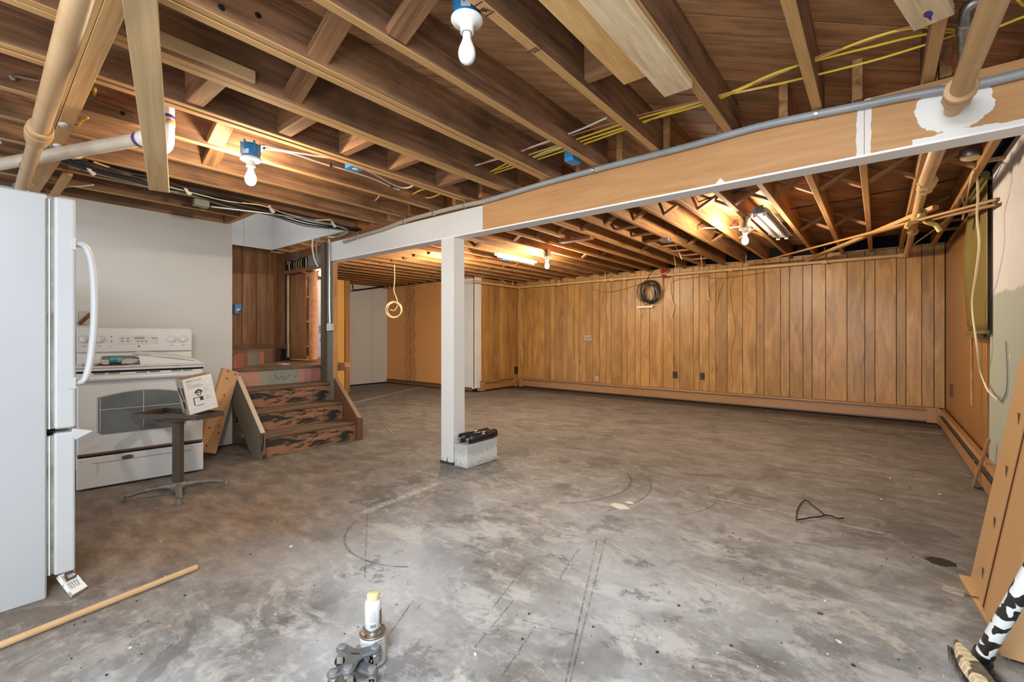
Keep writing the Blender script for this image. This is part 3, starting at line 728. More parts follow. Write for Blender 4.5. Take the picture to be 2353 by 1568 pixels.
fp = [((x-.378)*1.03+.378, (z-.53)*1.05+.53) for x, z in poly]
fm = MB(); fm.prism(fp, Matrix(((1,0,0,0),(0,0,1,-.0025),(0,1,0,0),(0,0,0,1))), .002); sp(fm, 'window_border', plain('window_border', C(176,178,178), .3), dr)
rk = MB(); rk.box(.12,.635,-.0055,-.004,.575,.578); rk.box(.372,.375,-.0055,-.004,.42,.70); rk.box(.125,.128,-.0055,-.004,.42,.66); sp(rk, 'rack_wire', M['white'], wn and dr)
sp(MB().box(.005, W_-.005, -.001, .03, .250, .262), 'rusty_edge', M['rust'], dr)
sp(MB().box(.01, W_-.01, .006, .03, .235, .250), 'drawer_gap', M['soot'])
dw_ = sp(MB().box(.0, W_, 0, .035, .012, .236), 'drawer', M['enamel'], bevel=.006)
sp(MB().box(.08, W_-.08, -.0012, .001, .188, .192), 'drawer_crease', M['print_grey'], dw_)
sp(MB().lathe([(.035, -.0015), (.03, .001)], Matrix(((1,0,0,.28),(0,0,1,-.0015),(0,.45,0,.205),(0,0,0,1))), 18), 'rust_spot', M['rust'], dw_)
bgm = MB(); bgm.hexa([(0,.545,.892),(W_,.545,.892),(W_,.612,.892),(0,.612,.892)], [(0,.555,.99),(W_,.555,.99),(W_,.612,.99),(0,.612,.99)]); sp(bgm, 'backguard_base', M['white'])
rp = [(.006,.985),(W_-.006,.985),(W_,.991)] + [(W_-.03+.03*math.cos(t), 1.155+.03*math.sin(t)) for t in [PI/2*i/5 for i in range(6)]] + [(.03-.03*math.sin(t), 1.155+.03*math.cos(t)) for t in [PI/2*i/5 for i in range(6)]] + [(0,.991)]
bgm = MB(); bgm.prism(rp, Matrix(((1,0,0,0),(0,0,1,.53),(0,1,0,0),(0,0,0,1))), .085); bg_ = sp(bgm, 'backguard', M['enamel'], bevel=.006)
yb = .529
for kx in (.045, .135, .61, .695):
    KM = Matrix(((1,0,0,kx),(0,0,-1,yb),(0,1,0,1.088),(0,0,0,1)))
    kn = sp(MB().lathe([(.028, 0), (.027, .006), (.024, .014), (.0001, .015)], KM, 24), 'knob', M['enamel'], bg_)
    sp(MB().box(kx-.005, kx+.005, yb-.026, yb-.010, 1.066, 1.110), 'knob_grip', M['white'], kn, bevel=.002)
    tk = MB()
    for i in range(9):
        a_ = math.radians(-40 + i*32.5); tk.obox(Matrix.Translation((kx+.036*math.cos(a_), yb, 1.088+.036*math.sin(a_))), .004, .0015, .004)
    tk.box(kx-.012, kx+.012, yb-.0008, yb, 1.034, 1.038); sp(tk, 'dial_marks', M['print_grey'], bg_)
sp(MB().box(.255, .51, yb-.002, yb, 1.048, 1.122), 'control_panel', plain('control_panel', C(196,194,190), .3), bg_, bevel=.001)
sp(MB().box(.355, .422, yb-.004, yb-.002, 1.090, 1.110), 'display', plain('display_window', C(150,150,142), .2), bg_)
bt = MB()
for bx, bz in ((.268,1.094),(.305,1.094),(.268,1.070),(.305,1.070),(.372,1.068),(.398,1.068),(.424,1.068),(.47,1.094),(.492,1.094)): bt.box(bx, bx+.017, yb-.0035, yb-.002, bz, bz+.009)
sp(bt, 'button', M['print_grey'], bg_)
for z_ in (1.072, 1.112): sp(MB().box(.205, .213, yb-.002, yb, z_-.004, z_+.004), 'indicator', plain('indicator_red', C(92,40,36), .4), bg_)
sp(MB().lathe([(.008,0),(.006,.002)], Matrix(((1,0,0,.385),(0,0,-1,yb),(0,1,0,1.030),(0,0,0,1)))), 'badge', M['print_grey'], bg_)

# bottle lying on the cooktop
def clear_mat():
    s = NT('clear_plastic'); s.p.inputs['Transmission Weight'].default_value = .92; s.p.inputs['IOR'].default_value = 1.25
    return s.out(C(232,238,240), .08)
M['clear'] = clear_mat()
bl = bpy.data.objects.new('water_bottle', None); col.objects.link(bl)
BT = ST @ Matrix.Translation((.135, .11, .9345)) @ Matrix.Rotation(math.radians(6), 4, 'Z') @ Matrix.Rotation(PI/2, 4, 'Y')
place(bl, BT); tag(bl, 'clear plastic water bottle with teal label lying on the stove top', 'bottle')
MB().lathe([(.0,.004),(.022,0),(.031,.006),(.0325,.03),(.031,.04),(.0325,.05),(.0325,.135),(.030,.145),(.0325,.155),(.030,.18),(.020,.205),(.0125,.215),(.0125,.232)], n=24).build('bottle_body', M['clear'], bl, W=BT.copy())
MB().lathe([(.0331,.045),(.0331,.115)], n=24).build('label_band', plain('teal_label', C(70,142,150), .4, var=C(40,104,116), scale=12), bl, W=BT.copy())
MB().lathe([(.0145,.226),(.0145,.243),(.012,.246),(.0001,.246)], n=18).build('cap', M['black'], bl, W=BT.copy())
def text(body, Mx, size, mat, parent, name='lettering', ext=.0004, align='LEFT', spacing=1.0):
    cu = bpy.data.curves.new(name, 'FONT'); cu.body = body; cu.size = size; cu.extrude = ext; cu.align_x = align; cu.space_character = spacing
    cu.resolution_u = 2
    o = bpy.data.objects.new(name, cu); col.objects.link(o)
    me = bpy.data.meshes.new_from_object(o); bpy.data.objects.remove(o); me.materials.clear(); me.materials.append(mat)
    o = bpy.data.objects.new(name, me); col.objects.link(o); place(o, Mx, parent); o['kind'] = 'stuff'; return o
text('DC', BT @ Matrix(((-1,0,0,.016),(0,0,-1,-.0336),(0,-1,0,.108),(0,0,0,1))), .024, M['porcelain_label'] if 'porcelain_label' in M else M['white'], bl)
# bent white sheet-metal pan lying over the right burners
pan = bpy.data.objects.new('bent_pan', None); col.objects.link(pan)
PM = ST @ Matrix.Translation((.36, .06, .8945)); place(pan, PM); tag(pan, 'bent white metal pan lying across the right side of the stove top', 'pan')
pm = MB()
prof = [(0, .075, .012), (.10, .070, .01), (.22, .055, .01), (.34, .028, .008), (.395, .008, .006)]
for (x0,z0,_),(x1,z1,_2) in zip(prof[:-1], prof[1:]):
    pm.hexa([(x0,.02,z0-.006),(x1,.02,z1-.006),(x1,.40,z1+.012),(x0,.40,z0+.012)], [(x0,.02,z0),(x1,.02,z1),(x1,.40,z1+.018),(x0,.40,z0+.018)])
pm.build('sheet', M['enamel'], pan, W=PM.copy())
MB().hexa([(0,.0,0),(.39,.0,0),(.39,.008,0),(0,.008,0)], [(-.01,.012,.072),(.39,.014,.006),(.39,.022,.006),(-.01,.022,.072)]).build('folded_rim', M['enamel'], pan, W=PM.copy())
MB().box(-.035, .06, .02, .25, .070, .076).build('dirty_flange', M['grime'], pan, W=PM.copy())

# outlet hole with exposed wiring, half behind the fridge handle
a = at_x(181, 716, -5.12); b = at_x(209, 748, -5.12)
ob = thing('outlet_box', (-5.115, (a.y+b.y)/2, (a.z+b.z)/2), 'open metal outlet box with loose armoured cable above the stove', 'outlet')
MB().box(-5.118, -5.112, a.y, b.y, b.z, a.z).build('box_face', M['steel'], ob)
mb = MB(); mb.tube([(-5.105, a.y+.002, b.z+.01), (-5.10, (a.y+b.y)/2, (a.z+b.z)/2), (-5.105, b.y-.005, a.z-.02)], .014, 8); mb.build('armoured_cable', M['rust'], ob)

# ================================================================== PEDESTAL TABLE BASE + BOX + BOARD
M['bronze'] = plain('brown_metal', C(84,70,58), .5, .3, var=C(62,50,42), scale=8)
M['cast'] = plain('worn_cast_metal', C(124,122,116), .6, .4, var=C(84,80,74), scale=16)
tb = thing('table_base', (-3.86, 1.02, 0), 'brown pedestal table base without its top, cast feet, standing before the stove', 'table base')
MB().lathe([(.034,.06),(.034,.525)], Matrix.Translation((-3.86,1.02,0)), 20).build('column', M['bronze'], tb)
MB().lathe([(.036,.02),(.052,.045),(.046,.075),(.036,.085)], Matrix.Translation((-3.86,1.02,0)), 20).build('hub', M['cast'], tb)
for fx, fy in ((-3.956,.736), (-3.60,.957), (-3.794,1.303), (-4.11,1.07)):
    d = Vector((fx+3.86, fy-1.02, 0)); L = d.length; d.normalize(); B0 = Vector((-3.86,1.02,0))
    pts = [B0+d*.02+Vector((0,0,.058)), B0+d*L*.35+Vector((0,0,.062)), B0+d*L*.7+Vector((0,0,.052)), B0+d*(L-.02)+Vector((0,0,.034))]
    ft = MB(); ft.tube(bez(pts, 5), [.026 - .010*i/15 for i in range(16)], 8, flat=.8); ft.build('leg', M['cast'], tb)
    MB().lathe([(.016,0),(.018,.012),(.013,.04)], Matrix.Translation((fx,fy,0)) , 10).build('foot', M['cast'], tb)
A, B, Cc, D, Ee = (Vector(q) for q in ((-4.213,.829,.53), (-3.765,1.108,.53), (-3.835,1.297,.53), (-4.36,1.068,.53), (-4.20,1.20,.53)))
def angle_bar(p0, p1, inward):
    Mx, L = frame(p0, p1); mb = MB(); mb.box(-L/2, L/2, -.003, .003, -.012, .024); mb.box(-L/2, L/2, 0, .030*inward, -.012, -.007)
    return mb.build('top_bracket', M['bronze'], tb, W=Mx)
angle_bar(A, B, 1); angle_bar(B, Cc, 1); angle_bar(D, Cc, -1); angle_bar(A, D, -1)
board('cross_strap', (-4.05,1.02,.522), (-3.80,1.02,.522), .12, .008, M['bronze'], tb)
board('cross_strap', A*.5+D*.5-Vector((0,0,.006)), B*.5+Cc*.5-Vector((0,0,.006)), .04, .006, M['bronze'], tb)
# coffee maker carton
Ry = Matrix.Rotation(math.radians(-10.9), 4, 'Y'); Rz = Matrix.Rotation(math.radians(93.4), 4, 'Z')
BX = Matrix.Translation((-3.83, 1.084, .552)) @ Rz @ Ry
w_, h_, d_ = .185, .26, .13
cb = bpy.data.objects.new('coffee_maker_carton', None); col.objects.link(cb); place(cb, BX)
tag(cb, 'white printed coffee maker carton tilted on the bare table base', 'box')
M['carton'] = plain('carton_white', C(206,205,202), .55, var=C(198,196,192), scale=3)
M['carton_side'] = plain('carton_side', C(176,164,152), .6, var=C(150,134,120), scale=5)
M['carton_top'] = plain('carton_top', C(146,122,102), .65, var=C(116,94,76), scale=9)
MB().box(0, w_, 0, d_, 0, h_-.002).build('carton_box', M['carton'], cb, W=BX.copy(), bevel=.001)
MB().box(-.0012, 0, .003, d_-.003, .003, h_-.004).build('side_print', M['carton_side'], cb, W=BX.copy())
MB().box(.001, w_-.001, .001, d_-.001, h_-.002, h_).build('top_flap', M['carton_top'], cb, W=BX.copy())
dk = MB(); SM = Matrix(((0,0,-1,-.0012),(-1,0,0,d_),(0,1,0,0),(0,0,0,1)))
for pl_ in ([(.015,.20),(.045,.19),(.05,.15),(.075,.12),(.07,.10),(.045,.12),(.02,.16)], [(.085,.20),(.115,.195),(.11,.11),(.095,.12)], [(.05,.09),(.07,.10),(.095,.085),(.09,.045),(.07,.03),(.055,.05)], [(.03,.035),(.06,.02),(.09,.03),(.06,.012)]):
    dk.prism(pl_, SM, .0008)
dk.build('photo_print', plain('dark_photo', C(58,42,34), .4), cb, W=BX.copy())['kind'] = 'stuff'
FM = BX @ Matrix(((1,0,0,0),(0,0,-1,-.0004),(0,1,0,0),(0,0,0,1)))
text("BREW 'N GO", FM @ Matrix.Translation((.018,.232,0)), .017, M['dark_print'], cb)
text("1-CUP", FM @ Matrix.Translation((.018,.212,0)), .010, M['print_grey'], cb)
text("AUTOMATIC DRIP", FM @ Matrix.Translation((.018,.201,0)), .010, M['print_grey'], cb)
text("COFFEEMAKER", FM @ Matrix.Translation((.018,.187,0)), .0155, M['print_grey'], cb)
ln = MB()
for z_ in (.181, .222, .135, .085, .03): ln.box(.014, w_-.008, -.0006, 0, z_, z_+.0008)
for i in range(4): ln.box(.115, .155-(i%2)*.01, -.0006, 0, .168-i*.007, .1695-i*.007)
for i in range(5): ln.box(.118, .155-(i%2)*.012, -.0006, 0, .112-i*.006, .1132-i*.006)
ln.build('fine_print', M['print_grey'], cb, W=BX.copy())['kind'] = 'stuff'
ic = MB(); LF = Matrix(((1,0,0,0),(0,0,-1,-.0002),(0,1,0,0),(0,0,0,1)))
ring = [(.082+.026*math.cos(a), .142+.026*math.sin(a)) for a in [PI*i/12 for i in range(13)]] + [(.082+.012*math.cos(a), .142+.012*math.sin(a)) for a in [PI-PI*i/12 for i in range(13)]]
ic.prism(ring, LF, .0006); cup = [(.082+.014*math.cos(a), .134+.014*math.sin(a)) for a in [2*PI*i/18 for i in range(18)]]; ic.prism(cup, LF, .0006)
ic.box(.040,.103,-.0006,0,.108,.113); ic.box(.040,.046,-.0006,0,.055,.11); ic.box(.082,.104,-.0006,0,.084,.113); ic.box(.050,.103,-.0006,0,.050,.054)
ic.build('pictogram', M['dark_print'], cb, W=BX.copy())['kind'] = 'stuff'
ic = MB(); ic.prism([(.082+.007*math.cos(a), .134+.009*math.sin(a)) for a in [2*PI*i/14 for i in range(14)]], Matrix(((1,0,0,0),(0,0,-1,-.0008),(0,1,0,0),(0,0,0,1))), .0004); ic.build('pictogram', M['carton'], cb, W=BX.copy())
# leaning plank between stove and stairs
p0 = at_x(474, 1041, -4.74); p1 = at_x(529, 851, -4.87)
p0.z = max(p0.z, .012)
M['lean_tan'] = plain('worn_tan_board', C(190,150,110), .5, var=C(176,134,94), scale=4)
lb = board('leaning_plank', p0, p1, .165, .036, M['lean_tan'], None, up=(1, .35, .2), bevel=.003)
tag(lb, 'tan board with bolt holes leaning between stove and wooden stairs', 'board')
sc_ = MB()
for u, v in ((.30,.02),(.36,-.05),(.14,.0),(-.07,.03),(-.14,-.03),(-.17,.05),(-.20,-.05),(-.33,.03),(.37,.03)): sc_.lathe([(.009,.0180),(.009,.0188),(.004,.0194)], Matrix.Translation((u,v,0)), 10)
sc_.build('bolt_holes', M['rust'], lb, W=wmat(lb).copy())['kind'] = 'stuff'
# ================================================================== STAIRS
def worn_riser():
    s = NT('worn_pink_paint'); v = s.coord('Object'); sep = s.n('ShaderNodeSeparateXYZ'); s.l(v, sep.inputs[0])
    n1 = s.noise(s.coord('Object', (.8, 3.4, 1)), 5.5, 8, .74, .5); n2 = s.noise(v, 5, 5, .6)
    base = s.mix(s.ramp(n2, [(.35, 0.0), (.65, 1.0)]), C(152,108,84), C(120,88,66))
    base = s.mix(s.ramp(n1, [(.495, 0.0), (.525, 1.0)]), base, C(44,46,42))
    return s.out(base, .65, 0, .25)
M['riser'] = worn_riser()
M['tread'] = wood('worn_tread', C(84,66,50), C(108,88,68), C(130,108,84), grain=(.6, 8, 8), rnd=.1, knots=0, soot=.3)
def paint_bands(name, stops):
    s = NT(name); v = s.coord('Object'); sep = s.n('ShaderNodeSeparateXYZ'); s.l(v, sep.inputs[0]); n = s.noise(v, 9, 5, .65)
    t = s.math('ADD', sep.outputs[0], s.math('MULTIPLY', s.math('SUBTRACT', n, .5), .08))
    base = stops[0][1]
    for p_, c_ in stops[1:]:
        base = s.mix(s.math('GREATER_THAN', t, p_), base, c_)
    base = s.mix(s.ramp(s.noise(v, 34, 2, .5), [(.72, 0.0), (.75, .7)]), base, C(84,58,48))
    return s.out(base, .55, 0, .3)
PINK, GG = C(176,128,116), C(140,142,130)
M['bands4'] = paint_bands('painted_riser_bands', [(-1, PINK), (-.20, GG), (.22, PINK), (.36, C(160,112,104))])
M['bands5'] = paint_bands('painted_riser_dark_bands', [(-9, C(150,92,74)), (-.52, C(128,84,68)), (-.42, C(104,104,94)), (-.05, C(146,94,74)), (.08, C(98,70,66))])
stt = thing('staircase', (-4.75, 2.28, 0), 'worn wooden corner steps with peeling pink and black painted risers', 'stairs')
NX = [-4.38, -4.63, -4.865, -5.10]; NZ = [.195, .388, .59, .78]; Y0, Y1 = 1.81, 2.745; zp = 0
for i in range(4):
    x, z = NX[i], NZ[i]
    board('riser', (x-.025, Y0, (zp+z-.03)/2+.0), (x-.025, Y1, (zp+z-.03)/2), .022 if False else z-.03-zp, .022, M['riser'] if i < 3 else M['bands4'], stt, up=(1,0,0))
    if i < 3: board('tread', ((x+NX[i+1]-.03)/2, Y0, z-.015), ((x+NX[i+1]-.03)/2, Y1, z-.015), x-NX[i+1]+.03, .03, M['tread'], stt, bevel=.005)
    if i < 3: MB().box(x-.016, x-.010, Y1-.005, Y1, zp, z-.03).build('edge_bead', M['stud'], stt)
    zp = z
T = Matrix.Translation((0,0,.752))
MB().prism([(-5.09,1.815),(-5.09,2.745),(-5.14,2.90),(-6.37,2.90),(-6.37,2.86),(-5.24,1.82)], T, .028).build('winder_tread', M['tread'], stt, origin=(-5.6,2.4,.76))
board('riser', (-5.22, 1.86, .855), (-6.37, 2.86, .855), .15, .02, M['bands5'], stt, up=(.66,.75,0))
MB().prism([(-5.17,1.83),(-6.375,2.885),(-6.375,1.83)], Matrix.Translation((0,0,.93)), .024).build('winder_tread', M['tread'], stt, origin=(-6,2,.93))
YM = lambda y: Matrix(((1,0,0,0),(0,0,1,y),(0,1,0,0),(0,0,0,1)))
M['stringer_grey'] = plain('grey_green_paint', C(112,108,96), .6, var=C(96,90,78), scale=4)
MB().prism([(-4.341,0),(-4.341,.232),(-4.899,.714),(-5.06,.55),(-5.06,.48),(-4.55,0)], YM(1.772), .034).build('stringer', M['stringer_grey'], stt, origin=(-4.7,1.79,.3))
MB().hexa([(-4.343,1.77,.233),(-4.343,1.808,.233),(-4.90,1.808,.716),(-4.90,1.77,.716)], [(-4.338,1.77,.240),(-4.338,1.808,.240),(-4.895,1.808,.724),(-4.895,1.77,.724)]).build('stringer_cap', plain('pale_cap', C(182,172,152), .6), stt, origin=(-4.7,1.79,.5))
MB().box(-4.345, -4.335, 1.77, 1.808, 0, .235).build('stringer_end', M['riser'], stt)
MB().prism([(-4.34,0),(-4.34,.22),(-5.06,.83),(-5.10,.83),(-5.10,.1),(-5.0,0)], YM(2.748), .022).build('stringer', M['brown_paint'], stt, origin=(-4.7,2.76,.3))
board('stringer_rail', (-4.345, 2.775, .228), (-5.05, 2.775, .826), .05, .022, plain('rail_paint', C(104,74,48), .5), stt, bevel=.003)
board('stringer_rail', (-4.345, 2.785, 0), (-4.345, 2.785, .228), .05, .022, plain('rail_paint_dark', C(92,66,44), .5), stt, up=(1,0,0), bevel=.003)
board('under_stair_plank', (-5.0,1.9,.10), (-5.6,2.5,.10), .1, .03, M['stud'], stt)
board('under_stair_plank', (-5.0,2.1,.16), (-5.6,2.7,.16), .1, .03, M['stud'], stt)
p = at_z(652, 837, .785)
chip = MB().box(p.x-.07, p.x+.07, p.y-.04, p.y+.04, .781, .789).build('plaster_chip', M['white'], bevel=.003); tag(chip, 'flat pale plaster chip lying on the upper stair tread', 'debris')
# junction box and boards near the stair head
a = at_x(537, 699, -6.385); b = at_x(553, 722, -6.385)
jb = thing('junction_box', (-6.38, (a.y+b.y)/2, b.z), 'blue plastic outlet box on brown panelling beside the white wall', 'junction box', None)
MB().box(-6.388, -6.35, a.y, b.y, b.z, a.z).build('box_shell', M['blue'], jb, bevel=.003)
MB().box(-6.350, -6.348, a.y+.02, b.y-.02, b.z+.035, b.z+.07).build('sticker', M['white'], jb)
MB().box(-6.350, -6.340, a.y+.05, b.y+.01, b.z+.02, b.z+.045).build('black_tape', M['black'], jb)
st = MB().box(-6.380, -6.37, at_x(622,578,-6.375).y, at_x(646,578,-6.375).y, at_x(622,580,-6.375).z, at_x(622,577,-6.375).z).build('paint_strip', M['white']); tag(st, 'short white strip fixed near the top of the brown stairwell panelling', 'strip')
# white door slab glimpsed beyond the stair head
Yw = 3.45
a = at_y(728, 826, Yw); b = at_y(744, 641, Yw)
dsl = thing('door_slab', ((a.x+b.x)/2, Yw, a.z), 'white door slab with black lockset standing beyond the stair head', 'door')
MB().box(a.x, b.x+.1, Yw, Yw+.04, .8, b.z).build('slab', M['white'], dsl, bevel=.003)
c1 = at_y(736, 757, Yw); MB().box(c1.x-.03, c1.x+.05, Yw-.012, Yw, c1.z-.05, c1.z+.05).build('deadbolt', M['black'], dsl, bevel=.003)
c1 = at_y(739, 781, Yw); MB().box(c1.x-.02, c1.x+.04, Yw-.02, Yw, c1.z-.035, c1.z+.035).build('latch', M['black'], dsl, bevel=.003)
# cables in the slot over the doorway
cols_ = [('pale_batten', 'plank_new', .028), ('yellow_cable', 'yellow_cable', .008), ('white_cable', 'white_cable', .009), ('black_cable', 'black_cable', .012), ('copper_pipe', 'copper', .010), ('grey_cable', 'grey_pvc', .012), ('yellow_cable', 'yellow_cable', .008), ('yellow_cable', 'yellow_cable', .008), ('black_cable', 'black_cable', .010), ('white_cable', 'white_cable', .010), ('yellow_cable', 'yellow_cable', .008)]
for i, (nm, mt, r) in enumerate(cols_):
    x = at_y(655 + i*5.4, 585, 2.96).x; x = min(x, -5.80); o = MB(); j = random.uniform(-.015, .015)
    o.tube([(x, 2.965, 1.99), (x+j, 2.955, 2.08), (x-j, 2.965, 2.19)], r*.8, 8); o = o.build(nm, M[mt])
    tag(o, None, 'batten' if i == 0 else 'pipe' if 'copper' in nm else 'cable', 'cables in the slot above the stair doorway'); o['label'] = {'pale_batten': 'short pale batten standing in the cable slot over the stair doorway', 'copper_pipe': 'short copper pipe among the cables in the slot over the doorway'}.get(nm, ('', 'leftmost yellow', 'first white', 'first black', '', 'grey', 'middle yellow', 'second middle yellow', 'second black', 'second white', 'rightmost yellow')[i] + ' cable upright in the slot over the stair doorway')

cv = MB()
def rz(px, py): return at_x(px, py, -5.1105)
for lst in (((630,860),(640,872),(648,864),(656,871)), ((658,872),(666,860)), ((649,873),(655,871)), ((676,868),(682,863))): cv.tube([rz(*q) for q in lst], .0022, 5)
cv.build('carved_letters', plain('carved_line', C(84,86,80), .7), stt)['kind'] = 'stuff'
# ================================================================== LAMPS
M['bulb_off'] = plain('frosted_bulb', C(226,226,228), .18)
def glow(name, strength, colr):
    s = NT(name); s.p.inputs['Emission Color'].default_value = colr; s.p.inputs['Emission Strength'].default_value = strength
    return s.out(C(255,245,225), .3)
M['bulb_on'] = glow('lit_bulb', 14, (1.0, .84, .60, 1))
BULB = [(.0001,-.112),(.012,-.110),(.022,-.102),(.0285,-.088),(.030,-.076),(.0275,-.060),(.021,-.044),(.0155,-.030),(.0135,-.014),(.0135,0)]
def lamp(name, disc, label, lit=True, box='blue', boxh=.05, boxr=.05, hang=0):
    """porcelain holder on a round ceiling box; disc = centre of the porcelain's lower rim"""
    if lit and box != 'blue': boxh = max(boxh, 2.268 - disc[2] - .012)
    t = thing(name, disc, label, 'light bulb'); T = Matrix.Translation(Vector(disc))
    MB().lathe([(.024,-.040),(.024,-.020),(.030,-.010),(.052,-.004),(.057,.002),(.057,.008),(.050,.012)], T, 28).build('holder', M['porcelain'], t)
    MB().lathe([(.0165,-.0415),(.0165,-.030)], T, 16).build('screw_shell', M['steel'], t)
    MB().lathe([(r*1.05, z*1.05-.034) for r, z in BULB], T, 24).build('bulb', M['bulb_on' if lit else 'bulb_off'], t)
    bx = MB().lathe([(boxr,.012),(boxr,.012+boxh),(boxr-.006,.014+boxh)], T, 20 if box == 'blue' else 8).build('ceiling_box', M[box if box == 'blue' else 'steel'], t)
    if hang:
        board('hanger_bar', (disc[0]-hang, disc[1], max(2.275, disc[2]+.03)), (disc[0]+hang, disc[1], max(2.275, disc[2]+.03)), .02, .012, M['steel'], t)
    if box == 'blue':
        fn = MB()
        for i in range(6):
            a = 2*PI*i/6; fn.obox(T @ Matrix.Translation((boxr*math.cos(a), boxr*math.sin(a), .03+boxh*.5)) @ Matrix.Rotation(a, 4, 'Z'), .006, .010, boxh*.9)
        for q in range(1): fn.build('rib', M['blue'], t)['kind'] = 'stuff'
        a = math.radians(-50)
        MB().obox(T @ Matrix.Translation(((boxr+.001)*math.cos(a), (boxr+.001)*math.sin(a), .035)) @ Matrix.Rotation(a, 4, 'Z'), .002, .034, .026).build('sticker', M['white'], t)
    return t
lamp('bare_bulb', at_z(1073, 50, 2.237), 'unlit white bulb in porcelain holder under a bright blue box near the tan boards', False, boxh=.10, boxr=.047)
lamp('bare_bulb', at_z(576, 368, 2.166), 'glowing bulb in porcelain holder under a blue box, closest lit one above the stove side', True, boxh=.078)
fa = at_z(1257, 592, 2.165); fb = at_z(1712, 527, 2.155)
lamp('bare_bulb', fa, 'glowing bulb between far joists just right of the white post', True, box='steel', boxh=.05)
lamp('bare_bulb', fb, 'glowing bulb beside the double tube light over the panelled room', True, box='steel', boxh=.05)
lamp('bare_bulb', (-4.77, 4.55, 2.16), 'added glowing bulb that lights the far orange room, unseen behind beam and post', True, box='steel', boxh=.08)
lamp('bare_bulb', at_y(737, 611, 3.3), 'glowing bulb seen through the opening at the stair head', True, box='steel', boxh=.03, hang=.17)
# double tube light
M['tube_off'] = plain('dusty_tube', C(176,174,166), .4)
t = thing('tube_light', (-.85, 5.3, 2.28), 'unlit double fluorescent tube light with white reflector between far joists', 'light fixture')
A = at_z(1742, 484, 2.262)
xa, xb, ya, yb_ = -.955, -.762, 4.72, 6.02
MB().hexa([(xa,ya,2.262),(xb,ya,2.262),(xb,yb_,2.262),(xa,yb_,2.262)], [(xa+.045,ya,2.305),(xb-.045,ya,2.305),(xb-.045,yb_,2.305),(xa+.045,yb_,2.305)]).build('reflector', M['tube_off'], t)
MB().hexa([(xa+.055,ya-.01,2.262),(xb-.055,ya-.01,2.262),(xb-.055,ya,2.262),(xa+.055,ya,2.262)], [(xa+.065,ya-.01,2.325),(xb-.065,ya-.01,2.325),(xb-.065,ya,2.325),(xa+.065,ya,2.325)]).build('end_plate', M['steel'], t)
for x in (xa+.055, xb-.055):
    mb = MB(); mb.tube([(x, ya+.02, 2.243), (x, yb_-.02, 2.243)], .0135, 10); mb.build('tube', M['tube_off'], t)
    for y in (ya+.012, yb_-.012): MB().box(x-.016, x+.016, y-.01, y+.01, 2.225, 2.264).build('socket', M['porcelain'], t)
MB().box((xa+xb)/2-.03, (xa+xb)/2+.03, ya, yb_, 2.250, 2.263).build('ballast_cover', M['white'], t)
# thin tube light beyond far bulb
a = at_z(1157, 580, 2.258); b = at_z(1243, 600, 2.258)
t2 = thing('strip_light', a, 'slim white strip light fixed along the joist left of the lit bulb past the post', 'light fixture')
xj_ = min(FAR, key=lambda q: abs(q+.021-a.x)) + .021; a2 = Vector((xj_, a.y, 2.249)); b2 = Vector((xj_, b.y, 2.249)); board('channel', a2, b2, .07, .03, M['porcelain'], t2)
mb = MB(); mb.tube([a2+Vector((0,.03,-.03)), b2+Vector((0,-.03,-.03))], .013, 8); mb.build('tube', M['bulb_off'], t2)

# ================================================================== BOXES
def xbox(name, p, size, mat, label, rot=0, lid=True, cat='junction box', group=None):
    t = thing(name, p, label, cat, group); T = Matrix.Translation(Vector(p)) @ Matrix.Rotation(rot, 4, 'Z')
    MB().obox(T, *size, 0).build('box_shell', mat, t, bevel=.003)
    return t, T
p = at_z(1316, 372, 2.245); t, T = xbox('junction_box', (p.x, p.y, 2.275), (.065, .10, .075), M['blue'], 'bright blue junction box under the joists just above the tan beam')
p = at_z(817, 390, 2.245); t, T = xbox('junction_box', (p.x, p.y, 2.29), (.10, .10, .08), M['blue'], 'pale blue junction box set flush between joists above the leftmost white cables')
MB().obox(T @ Matrix.Translation((0,0,-.041)), .03, .03, .002).build('sticker', M['white'], t)
p = at_z(1165, 596, 2.235); xbox('junction_box', (p.x, p.y, 2.25), (.07, .11, .07), M['blue'], 'blue junction box in the far joists left of the lit bulb by the post')
p = at_z(462, 469, 2.2); jb2, T = xbox('junction_box', (p.x, p.y, 2.205), (.055, .11, .055), M['steel'], 'grey steel handy box at the start of the thin conduit above the white wall')
p = at_z(1555, 549, 2.24); p.x = min(FAR, key=lambda q: abs(q+.021-p.x)) + .021; xbox('junction_box', (p.x, p.y, 2.2405), (.10, .11, .045), M['steel'], 'open steel junction box with loose wires under the joists over the panelled room')
# oval box on the right
p = at_z(2232, 362, 2.29); t = thing('ceiling_box', (p.x, p.y, 2.27), 'grey oval ceiling box with cream cover plate under the joists at far right', 'junction box')
OM = Matrix.Translation((p.x, p.y, 2.285)) @ Matrix.Rotation(math.radians(55), 4, 'Z') @ Matrix.Scale(1.35, 4, (1,0,0))
MB().lathe([(.048,0),(.052,.004),(.052,.05),(.047,.054)], OM, 20).build('box_shell', M['steel'], t)
MB().lathe([(.0001,-.004),(.044,-.004),(.048,-.001)], OM, 20).build('cover', M['cream_cable'], t)
# receptacle box on the stub wall with its conduit
P0 = at_y(764, 752, 2.735)
t, T = xbox('receptacle_box', (P0.x, 2.712, P0.z), (.085, .045, .085), M['steel'], 'square steel receptacle box on the grey stub wall at the end of thin conduit', cat='outlet')
MB().obox(T @ Matrix.Translation((0,-.024,0)), .078, .004, .078).build('cover_plate', M['porcelain'], t, bevel=.004)
MB().obox(T @ Matrix.Translation((0,-.027,.015)), .016, .003, .014).obox(T @ Matrix.Translation((0,-.027,-.015)), .016, .003, .014).build('sockets', M['print_grey'], t)['kind'] = 'stuff'
